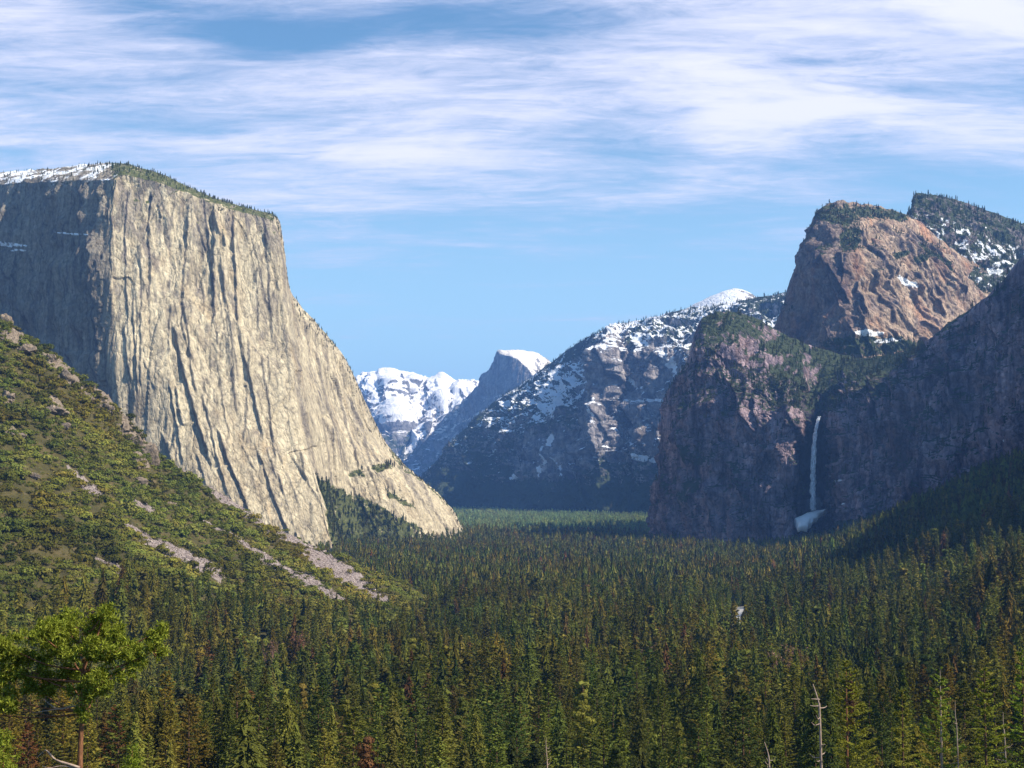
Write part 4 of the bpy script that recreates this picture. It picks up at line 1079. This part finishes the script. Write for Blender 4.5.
rimscat('ridge_trees', 'd', 2400, 800, 'dark trees scattered over the snowy upper right ridge', 11, 24)
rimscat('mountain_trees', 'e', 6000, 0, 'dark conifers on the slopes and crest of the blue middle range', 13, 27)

# ------------------------------------------------------------------ waterfall
mw, t = newmat('falling_water')
n = t.noise(t.pos, .25, 6, .7, (1, 1, .08)); 
b = finish(t, t.ramp(n, [(.3, (.78, .84, .93)), (.6, (.95, .96, .98))]), .6, n, .5, .5)
n2_ = t.noise(t.pos, .5, 5, .75, (1, 1, .10)); t.l.new(t.ramp(n2_, [(.42, .15), (.60, 1.)]), b.inputs['Alpha'])
path = [(819.3, 416.5, 3760, 1.1), (817.2, 424, 3752, 1.4), (815.2, 436, 3746, 1.5), (814, 450, 3742, 1.8), (813, 466, 3738, 1.9), (812.8, 482, 3736, 2.1), (813, 496, 3733, 1.9), (813, 505, 3730, 2.0), (813.2, 510.5, 3728, 2.0)]
pc = crom(np.array(path), 90, .0)
def falls_depth(px, py, default):
    o = Vector((0, 0, CAMZ)); d = Vector(P(px, py, 1000.)) - o; d.normalize()
    h = CB.ray_cast(o, d)[0]
    return h.y if h else default
ctr = []; rad = []
for k, (a_, b_, c_, w_) in enumerate(pc):
    dd = falls_depth(a_, b_, c_); c_ = min(c_, dd - 6) if dd > 3500 else c_
    ctr.append((a_, b_, c_)); rad.append(w_ * .95 * c_ / F)
ctr = np.array(ctr); dsm = ctr[:, 2].copy()
for _ in range(12): dsm[1:-1] = (dsm[:-2] + dsm[1:-1] + dsm[2:]) / 3
ctr[:, 2] = dsm - 4
cp = P(ctr[:, 0], ctr[:, 1], ctr[:, 2]); rad = np.array(rad)
V = []; nn = 16
for k in range(90):
    for j in range(nn):
        a = 6.2832 * j / nn
        rr = rad[k] * (1 + .9 * perlin(np.array([[j * .35, k * .23, 3.3]]))[0])
        V.append(cp[k] + np.array([math.cos(a) * rr, math.sin(a) * rr * .6, 0]))
Fc = np.array([(i * nn + j, i * nn + (j + 1) % nn, (i + 1) * nn + (j + 1) % nn, (i + 1) * nn + j) for i in range(89) for j in range(nn)])
V = np.array(V); cc_ = np.repeat(cp, nn, 0); core = cc_ + (V - cc_) * .5 + np.array([.5, 0, 0]) * np.sin(np.arange(len(V)) / nn * .7)[:, None]; outer = cc_ + (V - cc_) * 1.25
V, Fc = join([(outer, Fc), (core, Fc), (cc_ + (V - cc_) * .8 + np.array([1.2, 0, 0]) * np.sin(np.arange(len(V)) / nn * .31)[:, None], Fc)])
wf = link('waterfall', mesh_np('waterfall', np.array(V), Fc, mw)); tag(wf, 'thin white waterfall plunging down the dark notch of the right cliff', 'waterfall')
# mist at its foot
mm = bpy.data.materials.new('fall_mist'); mm.use_nodes = True; tt = mm.node_tree
for q in list(tt.nodes):
    if q.type != 'OUTPUT_MATERIAL': tt.nodes.remove(q)
vv = tt.nodes.new('ShaderNodeVolumePrincipled'); vv.inputs['Color'].default_value = (.85, .9, 1, 1); vv.inputs['Density'].default_value = .010
tt.links.new(vv.outputs[0], [q for q in tt.nodes if q.type == 'OUTPUT_MATERIAL'][0].inputs['Volume'])
v, f = rock(77, 3, .2); pm = P(814, 503, ctr[-1, 2] - 22)
mist = link('mist', mesh_np('mist', v * np.array([46, 34, 62]), f, mm)); mist.location = pm.tolist(); tag(mist, 'faint spray cloud round the foot of the waterfall', None, None, 'stuff')
# snow cone
ms, t = newmat('old_snow'); n = t.noise(t.pos, .12, 5, .6)
finish(t, t.ramp(n, [(.35, (.88, .85, .82)), (.6, (.96, .94, .91))]), .8, n, 2., .5)
poly = [(794.5, 519), (798, 516.6), (802, 515.4), (807, 512.4), (812, 511.6), (818, 509.8), (823, 509.6), (828, 508.4), (824, 511.2), (820, 513.4), (817.5, 517), (813.5, 518.6), (812, 523), (808.5, 524), (807.5, 527.4), (803, 526), (799, 527.2), (798, 523.6)]
pd = ctr[-1, 2] - 30
def fanpoly(name, poly, D0, slope, th, mat, lab, seed):
    cx = sum(p[0] for p in poly) / len(poly); cy = sum(p[1] for p in poly) / len(poly)
    V = []; rings = 6; m_ = len(poly)
    for r_ in range(rings, 0, -1):
        for (a, b) in poly:
            f = r_ / rings; x = cx + (a - cx) * f; y = cy + (b - cy) * f
            D_ = D0 - (y - cy) * slope; p = P(x, y, D_); bul = th * (1 - f * f)
            p = p + np.array([0, -bul * .5, bul * .6]); V.append(p)
    V.append(P(cx, cy, D0) + np.array([0, -th * .5, th * .6]))
    for (a, b) in poly: V.append(P(a, b, D0 - (b - cy) * slope) + np.array([0, th * 2, -th * 2]))
    Fq = []; 
    for r_ in range(rings - 1):
        for j in range(m_): Fq += [(r_ * m_ + j, r_ * m_ + (j + 1) % m_, (r_ + 1) * m_ + (j + 1) % m_), (r_ * m_ + j, (r_ + 1) * m_ + (j + 1) % m_, (r_ + 1) * m_ + j)]
    o0 = (rings - 1) * m_; ap = rings * m_; bb = ap + 1
    for j in range(m_):
        Fq.append((o0 + j, o0 + (j + 1) % m_, ap)); Fq += [(j, bb + j, bb + (j + 1) % m_), (j, bb + (j + 1) % m_, (j + 1) % m_)]
    V = np.array(V); V += (fbm(V, 1 / 12., 2, off=seed) * 4.)[:, None] * np.array([.3, .6, 1])
    o = link(name, mesh_np(name, V, np.array(Fq), mat)); tag(o, lab, 'snow patch'); return o
fanpoly('snow_cone', poly, pd, 5., 7, ms, 'bright white snow cone heaped at the foot of the waterfall', 1)

# creek bed glimpsed between the trees
mc, t = newmat('pale_creek_bed'); n = t.noise(t.pos, .3, 5, .7)
finish(t, t.ramp(n, [(.35, (.22, .20, .18)), (.62, (.55, .54, .53))]), .5, n, .3, .5)
yy = np.linspace(1240, 1730, 80); V = []
for y in yy:
    xc = (738 + 6 * math.sin(y / 90.) - 512) * y / F
    for s in (-7, 0, 7): V.append((xc + s, y, surf(xc + s, y)[0] + .25))
ck = link('river', mesh_np('river', np.array(V), grid_faces(80, 3)[:, ::-1], mc)); tag(ck, 'pale creek bed glimpsed between the trees', None, None, 'structure')

# ------------------------------------------------------------------ special trees
def needle_tufts(cents, r, per=14, L=.28, W=.035):
    n = len(cents); C = np.repeat(cents, per, 0); d = unit(r.normal(size=(n * per, 3)) + np.array([0, 0, .35]))
    Ls = L * r.uniform(.7, 1.2, n * per); side = unit(np.cross(d, r.normal(size=(n * per, 3))))
    return quads(C + d * Ls[:, None] * .5, d, side, Ls, np.full(n * per, W) * r.uniform(.8, 1.4, n * per))
# foreground pine at the lower left
r = np.random.default_rng(5); D0 = 60.; S = D0 / F
base = P(80, 768, D0); gz = surf(base[0], D0)[0]
pr = empty('pine_tree', (base[0], D0, gz - .3)); tag(pr, 'bright green flat topped pine with a thin red trunk standing nearest at the lower left', 'tree')
def loc(px_, py_, D=D0): return P(px_, py_, D) - np.array([base[0], D0, gz - .3])
tp = [np.array([0.1, 0, 0]), loc(79, 900), loc(80, 768), loc(81, 735), loc(83, 700), loc(84, 668), loc(96, 640), loc(104, 612)]
link('trunk', mesh_np('trunk', *tube(crom(np.array(tp), 30), np.interp(np.linspace(0, 7, 30), [0, 1, 2, 4, 5, 6, 7], [.32, .2, .12, .11, .09, .05, .015]), 10), REDBARK), pr)
CL = [(10, 648, 24, 14), (-22, 660, 30, 18), (40, 634, 24, 13), (64, 622, 20, 12), (88, 626, 18, 13), (104, 612, 9, 8), (106, 630, 17, 12), (70, 650, 26, 14), (28, 668, 28, 12),
      (-10, 690, 30, 14), (95, 652, 22, 13), (122, 650, 16, 9), (146, 638, 12, 9), (158, 632, 8, 10), (156, 650, 9, 9), (138, 660, 16, 8), (70, 676, 24, 12), (102, 678, 20, 9),
      (40, 690, 20, 10), (80, 696, 18, 8), (15, 706, 14, 6), (-30, 710, 20, 8), (97, 690, 12, 8), (82, 712, 8, 6), (132, 668, 8, 6), (55, 640, 20, 12), (118, 638, 12, 8)]
cen = []; bparts = []
for (a, b, rx, ry) in CL:
    off = r.uniform(-1.6, 1.6)
    c0 = loc(a, b, D0 + off); n_ = int(rx * ry * .72)
    ns_ = max(4, int(rx * ry * .052)); sc_ = unit(r.normal(size=(ns_, 3))) * (r.random((ns_, 1)) ** .4) * np.array([rx * S, rx * S * .9, ry * S * .9]) + c0
    q = sc_[r.integers(0, ns_, n_)] + r.normal(size=(n_, 3)) * .13; cen.append(q)
    for q_ in sc_[::2]: bparts.append(tube(crom(np.array([c0 - np.array([0, 0, .3]), (c0 + q_) / 2 - np.array([0, 0, .15]), q_]), 5), np.linspace(.022, .008, 5), 4))
    # limb from the trunk, curving up into the clump
    st = loc(83, min(714, b + 22)); mid_ = (st + c0) / 2 + np.array([0, 0, -.25]); 
    bparts.append(tube(crom(np.array([st, mid_, c0]), 9), np.linspace(.055, .015, 9), 6))
cen = np.concatenate(cen)
link('crown', mesh_np('crown', *needle_tufts(cen, r, 12, .23, .045), BRIGHT, None, False), pr)
link('branch', mesh_np('branch', *join(bparts), REDBARK), pr)
for pl, rd in (([(82, 705), (70, 707), (58, 709), (48, 703), (42, 698)], .05), ([(80, 768), (68, 764), (56, 760), (49, 753), (45, 750), (38, 757)], .07), ([(78, 768), (62, 766), (50, 768), (42, 766)], .05), ([(58, 709), (45, 711), (32, 713)], .03)):
    q = np.array([loc(a, b, D0 - .2) for a, b in pl]); k = 14
    o = link('dead_branch', mesh_np('dead_branch', *tube(crom(q, k), np.linspace(rd, rd * .25, k), 6), GREYWOOD), pr)
    o['label'] = 'bare weathered branch without needles'
# two smaller bright pine tops at the bottom edge
for (px_, py_, h, w, lab) in ((132, 748, 9, 26, 'small bright pine top poking up at the bottom edge beside the near pine'), (4, 728, 8, 34, 'bright pine top cut off by the bottom left corner')):
    D1 = 66. if px_ > 50 else 58.; s = D1 / F; tp_ = P(px_, py_, D1); gz1 = surf(tp_[0], D1)[0]; Ht = tp_[2] - gz1 + .3
    e = empty('pine_tree', (tp_[0], D1, gz1 - .3)); tag(e, lab, 'tree')
    link('trunk', mesh_np('trunk', *tube([(0, 0, 0), (.1, 0, Ht * .5), (0, 0, Ht)], [.25, .14, .02], 9), REDBARK), e)
    n_ = 900; f = r.random(n_) ** .7 * .5; rad_ = (.15 + f * 4.2) * w * s; a = r.uniform(0, 6.28, n_); rr = rad_ * r.random(n_) ** .5
    cc = np.stack([np.cos(a) * rr, np.sin(a) * rr, Ht * (1 - f * .55) + r.uniform(-.3, .2, n_)], -1)
    link('crown', mesh_np('crown', *needle_tufts(cc, r, 11, .28, .045), BRIGHT, None, False), e)

# the taller trees at the lower right
YPINE = leaf_mat('yellow_green_needles', [(0, (.16, .21, .035)), (1, (.19, .21, .04))], .4, .3)
GPINE = leaf_mat('fresh_green_needles', [(0, (.12, .20, .032)), (1, (.15, .21, .036))], .4, .3)
def big_tree(px_, py_, D1, h, w, mat, lab, seed, barkm=BARK, base_=.2, gaps=.35, side=0, trunkw=.35):
    tp_ = P(px_, py_, D1); gz1 = surf(tp_[0], D1)[0]; Ht = max(h, tp_[2] - gz1 + .5)
    e = empty('pine_tree', (tp_[0], D1, tp_[2] - Ht)); tag(e, lab, 'tree')
    link('trunk', mesh_np('trunk', *tube([(0, 0, 0), (.2, 0, Ht * .4), (-.1, 0, Ht * .75), (0, 0, Ht)], [trunkw * 1.5, trunkw, trunkw * .6, .04], 9), barkm), e)
    v, f = bough_crown(seed, Ht, w, base_, 140, 190, .40, .7, .10)
    if side: v[:, 0] += side * np.clip(Ht - v[:, 2], 0, 14) * .08
    link('crown', mesh_np('crown', v, f, mat, None, False), e); return e, Ht
big_tree(846, 660, 230, 40, 6.5, YPINE, 'tall yellow green pine with a bare lower trunk standing right of the dead snag', 401, REDBARK, .3, .5, 1, .35)
big_tree(940, 668, 240, 42, 7.5, GPINE, 'broad green conifer with a pale trunk showing, right of the yellow green pine', 402, GREYWOOD, .1, .35)
big_tree(984, 668, 225, 44, 7.0, GPINE, 'bright green conifer nearest the lower right corner', 403, BARK, .1, .5)
big_tree(902, 690, 250, 38, 6.5, YPINE, 'olive conifer between the yellow green pine and the broad green conifer', 404, BARK, .1, .35)
big_tree(1022, 652, 235, 46, 7.0, GPINE, 'green conifer cut by the right picture edge', 405, BARK, .1, .35)
def snag(px_, py_, D1, wid, lab, seed, hook=True, name='dead_tree'):
    tp_ = P(px_, py_, D1); gz1 = surf(tp_[0], D1)[0]; Ht = tp_[2] - gz1 + .5; rr = np.random.default_rng(seed)
    e = empty(name, (tp_[0], D1, gz1 - .5)); tag(e, lab, 'dead tree')
    s = D1 / F; q = [(0.9, 0, 0), (.5, 0, Ht * .5), (0.2, 0, Ht - 6), (0, 0, Ht - 3), (-.9 if hook else 0, 0, Ht)]
    link('trunk', mesh_np('trunk', *tube(crom(np.array(q), 24), np.linspace(wid, wid * .22, 24), 8), GREYWOOD), e)
    ps = []
    for k in range(13):
        z = Ht - rr.uniform(2.5, 22); a = rr.choice([0, 3.14]) + rr.uniform(-.9, .9); L = rr.uniform(.5, 2.1)
        p0 = np.array([.25, 0, z]); p1 = p0 + np.array([math.cos(a) * L * .6, math.sin(a) * L * .6, rr.uniform(-.3, .2)]); p2 = p0 + np.array([math.cos(a) * L, math.sin(a) * L, rr.uniform(-.1, .9)])
        ps.append(tube(crom(np.array([p0, p1, p2]), 6), np.linspace(wid * .35, wid * .12, 6), 5))
    link('branch', mesh_np('branch', *join(ps), GREYWOOD), e)
snag(818, 684, 228, .33, 'tall bare dead trunk with a bent tip left of the yellow green pine', 1)
snag(768, 742, 330, .35, 'short forked dead snag at the bottom edge left of the tall bare trunk', 2)
snag(546, 738, 420, .35, 'dead grey snag at the bottom edge below the picture centre', 3, False)
snag(1003, 712, 262, .22, 'thin bare dead trunk among the green conifers at lower right', 4, False)
snag(955, 700, 236, .16, 'pale thin dead trunk in front of the broad green conifer', 5, False)

# bare pinkish broadleaf trees in the forest
def bare_crown(seed):
    r = np.random.default_rng(seed); ps = []
    tips = []
    for k in range(9):
        a = r.uniform(0, 6.28); d = np.array([math.cos(a) * .35, math.sin(a) * .35, r.uniform(.45, .95)])
        p0 = np.array([0, 0, .25]); p1 = p0 + (d - p0) * .5 + r.normal(size=3) * .04
        ps.append(tube(crom(np.array([p0, p1, d]), 5), np.linspace(.02, .006, 5), 4)); tips += [d, p1, (p1 + d) / 2]
    v1, f1 = join(ps); tips = np.array(tips); n = 520
    c = tips[r.integers(0, len(tips), n)] + r.normal(size=(n, 3)) * np.array([.09, .09, .07])
    ax = unit(r.normal(size=(n, 3)) + np.array([0, 0, .8])); sd = unit(np.cross(ax, r.normal(size=(n, 3))))
    q = quads(c, ax, sd, r.uniform(.06, .12, n), r.uniform(.012, .022, n))
    return join([(v1, f1), q])
bm_ = [mesh_np('bare_crown', *bare_crown(500 + k), BARE, None, False) for k in range(3)]
bt = mesh_np('bare_trunk', *tube([(0, 0, -.1), (0, 0, .3)], [.03, .02], 6), BARE)
BT = [(688, 606, 1420, 22, 'pinkish leafless tree beside the pale creek bed'), (702, 612, 1380, 18, 'smaller leafless tree just right of the pinkish one by the creek'),
      (640, 668, 860, 20, 'reddish leafless tree in a gap right of the picture centre'), (628, 690, 800, 18, 'lower leafless tree in the gap right of the picture centre'),
      (272, 640, 1000, 20, 'leafless tree among conifers below the hillside'), (300, 628, 1080, 18, 'leafless tree at the foot of the lower scree chute'),
      (782, 650, 900, 26, 'large brown leafless tree left of the dead trunks'), (795, 646, 930, 24, 'tall brown leafless tree right of the large brown one'),
      (648, 642, 1000, 24, 'tall reddish brown leafless tree in the middle forest'), (430, 672, 800, 20, 'brown leafless tree left of centre among the front conifers')]
for k, (a, b, D1, h, lab) in enumerate(BT):
    tp_ = P(a, b, D1); z = surf(tp_[0], D1)[0]; z = max(z, tp_[2] - h * 1.35)
    e = empty('leafless_tree', (tp_[0], D1, z)); hh = max(h, tp_[2] - z); e.scale = (h, h, hh); e.rotation_euler.z = k * 1.1
    tag(e, lab, 'tree', 'leafless broadleaf trees in the forest')
    for nm, me in (('crown', bm_[k % 3]), ('trunk', bt)):
        o = link(nm, me, e)

# ------------------------------------------------------------------ haze
mh = bpy.data.materials.new('haze'); mh.use_nodes = True; tt = mh.node_tree
for q in list(tt.nodes):
    if q.type != 'OUTPUT_MATERIAL': tt.nodes.remove(q)
vv = tt.nodes.new('ShaderNodeVolumePrincipled'); vv.inputs['Color'].default_value = (.19, .42, 1, 1); vv.inputs['Density'].default_value = 3.7e-5
vv.inputs['Anisotropy'].default_value = .1
tt.links.new(vv.outputs[0], [q for q in tt.nodes if q.type == 'OUTPUT_MATERIAL'][0].inputs['Volume'])
def box(name, a, b, mat):
    v = [(x, y, z) for x in (a[0], b[0]) for y in (a[1], b[1]) for z in (a[2], b[2])]
    f = [(0, 1, 3, 2), (4, 6, 7, 5), (0, 4, 5, 1), (2, 3, 7, 6), (0, 2, 6, 4), (1, 5, 7, 3)]
    return link(name, mesh_np(name, np.array(v, float), np.array(f), mat, None, False))
hz = box('haze', (-26000, -1200, -420), (26000, 25500, 2300), mh); tag(hz, 'thin blue haze filling the valley air', None, None, 'stuff')

# ------------------------------------------------------------------ light
AZ = 18.0; EL = 44.0      # sun stands to the right, a little behind the camera
sv = Vector((math.cos(math.radians(AZ)) * math.cos(math.radians(EL)), -math.sin(math.radians(AZ)) * math.cos(math.radians(EL)), math.sin(math.radians(EL))))
sl = bpy.data.lights.new('sun', 'SUN'); sl.energy = 5.0; sl.angle = math.radians(.53); sl.color = (1, .90, .74)
so = bpy.data.objects.new('sun', sl); COL.objects.link(so); so.rotation_euler = sv.to_track_quat('Z', 'Y').to_euler(); so.location = (300, -100, 600)

w = bpy.data.worlds.new('World'); scn.world = w; w.use_nodes = True
class W: pass
t = NT(w)
for q in list(t.n): t.n.remove(q)
out = t.new('ShaderNodeOutputWorld'); bg = t.new('ShaderNodeBackground'); bg.inputs[1].default_value = .068
sky = t.new('ShaderNodeTexSky'); sky.sky_type = 'NISHITA'; sky.sun_disc = False
sky.sun_elevation = math.radians(EL); sky.sun_rotation = math.radians(90 + AZ); sky.altitude = 1400; sky.air_density = 1.3; sky.dust_density = .3; sky.ozone_density = 2.5
tc = t.new('ShaderNodeTexCoord').outputs['Generated']
sp = t.new('ShaderNodeSeparateXYZ'); t.l.new(tc, sp.inputs[0]); X_, Y_, Z_ = sp.outputs
zc = t.math('ADD', t.math('MAXIMUM', Z_, 0.), .10)
cu = t.math('DIVIDE', X_, zc); cv = t.math('DIVIDE', Y_, zc)       # where the ray meets the high cloud sheet
cb = t.new('ShaderNodeCombineXYZ'); t.l.new(cu, cb.inputs[0]); t.l.new(cv, cb.inputs[1])
cl = cb.outputs[0]
mp = t.new('ShaderNodeMapping'); mp.inputs['Rotation'].default_value = (0, 0, math.radians(24)); mp.inputs['Scale'].default_value = (.55, 1.0, 1); t.l.new(cl, mp.inputs[0])
streak = t.noise(mp.outputs[0], 1.5, 7, .60, None, .8)
mp2 = t.new('ShaderNodeMapping'); mp2.inputs['Rotation'].default_value = (0, 0, math.radians(18)); mp2.inputs['Scale'].default_value = (.9, 2.3, 1); t.l.new(cl, mp2.inputs[0])
wisp = t.noise(mp2.outputs[0], 2.0, 10, .64, None, .6)
# broad placement by bearing and elevation
az = t.math('ARCTAN2', X_, Y_); el = t.math('ARCSINE', Z_)
def blob(px_, py_, rx, ry, amp):
    a0 = math.atan((px_ - 512) / F); e0 = math.atan((HOR - py_) / F)
    dx = t.math('DIVIDE', t.math('SUBTRACT', az, a0), rx / F); dy = t.math('DIVIDE', t.math('SUBTRACT', el, e0), ry / F)
    r2 = t.math('ADD', t.math('MULTIPLY', dx, dx), t.math('MULTIPLY', dy, dy))
    return t.math('MULTIPLY', t.math('EXPONENT', t.math('MULTIPLY', r2, -1.)), amp)
def edge(el_px0, el_px1):    # 0 below, 1 above an elevation band
    n = t.new('ShaderNodeMapRange'); n.interpolation_type = 'SMOOTHSTEP'
    n.inputs[1].default_value = math.atan((HOR - el_px0) / F); n.inputs[2].default_value = math.atan((HOR - el_px1) / F)
    t.l.new(el, n.inputs[0]); return n.outputs[0]
cov = t.math('ADD', t.math('MULTIPLY', edge(300, 170), .50), t.math('MULTIPLY', edge(400, 230), .10))
for a in [(280, 40, 75, 22, -.55), (480, 15, 120, 14, -.30), (120, 10, 90, 14, -.22), (420, 225, 60, 14, -.05), (690, 225, 110, 26, -.28), (930, 60, 130, 22, -.04), (960, 200, 110, 30, -.30),
          (760, 120, 90, 40, .38), (880, 90, 110, 30, .18), (690, 70, 80, 30, .22), (60, 60, 120, 30, .16), (380, 165, 150, 26, .14), (250, 150, 100, 30, .12), (350, 255, 90, 20, .26), (790, 238, 90, 14, .34), (620, 205, 90, 14, .1), (850, 20, 260, 26, .2)]:
    cov = t.math('ADD', cov, blob(*a))
d = t.math('ADD', cov, t.math('MULTIPLY', t.math('SUBTRACT', streak, .5), 1.5))
d = t.math('ADD', d, t.math('MULTIPLY', t.math('SUBTRACT', wisp, .5), 1.5))
mp3 = t.new('ShaderNodeMapping'); mp3.inputs['Rotation'].default_value = (0, 0, math.radians(30)); mp3.inputs['Scale'].default_value = (1.6, 5.5, 1); t.l.new(cl, mp3.inputs[0])
fib = t.noise(mp3.outputs[0], 3.0, 9, .7, None, 1.4)
d = t.math('ADD', d, t.math('MULTIPLY', t.math('SUBTRACT', fib, .5), .75))
cf = t.new('ShaderNodeMapRange'); cf.interpolation_type = 'SMOOTHSTEP'; cf.inputs[1].default_value = .08; cf.inputs[2].default_value = 1.15
hi = t.new('ShaderNodeMapRange'); hi.interpolation_type = 'SMOOTHSTEP'; hi.inputs[1].default_value = .42; hi.inputs[2].default_value = .62; hi.inputs[3].default_value = 1; hi.inputs[4].default_value = 0; t.l.new(Z_, hi.inputs[0])
bk = t.new('ShaderNodeMapRange'); bk.interpolation_type = 'SMOOTHSTEP'; bk.inputs[1].default_value = -.2; bk.inputs[2].default_value = .4; t.l.new(Y_, bk.inputs[0])
d = t.math('MULTIPLY', t.math('MULTIPLY', d, hi.outputs[0]), bk.outputs[0]); t.l.new(d, cf.inputs[0])
tint = t.mix(1., sky.outputs[0], (.96, 1.24, 1.30), 'MULTIPLY')
low_ = t.new('ShaderNodeMapRange'); low_.inputs[1].default_value = 0; low_.inputs[2].default_value = .30; low_.inputs[3].default_value = .75; low_.inputs[4].default_value = 0; t.l.new(Z_, low_.inputs[0])
tint = t.mix(low_.outputs[0], tint, (6.6, 10.0, 12.4))
cc = t.mix(cf.outputs[0], (7.0, 7.1, 9.6), (9.8, 9.6, 10.8))
fin = t.mix(t.math('MULTIPLY', cf.outputs[0], .92), tint, cc)
t.l.new(fin, bg.inputs[0]); t.l.new(bg.outputs[0], out.inputs[0])

# ------------------------------------------------------------------ camera
cam = bpy.data.cameras.new('camera'); co = bpy.data.objects.new('camera', cam); COL.objects.link(co)
cam.sensor_width = 36; cam.lens = F / 1024 * 36; cam.clip_start = .5; cam.clip_end = 60000
co.location = (0, 0, CAMZ); co.rotation_euler = (math.pi / 2 + TH, 0, 0); scn.camera = co
scn.view_settings.view_transform = 'Standard'; scn.view_settings.look = 'None'; scn.view_settings.exposure = 0.8; scn.view_settings.gamma = 1
scn.render.resolution_x = 1024; scn.render.resolution_y = 768
print('trees', len(trees))
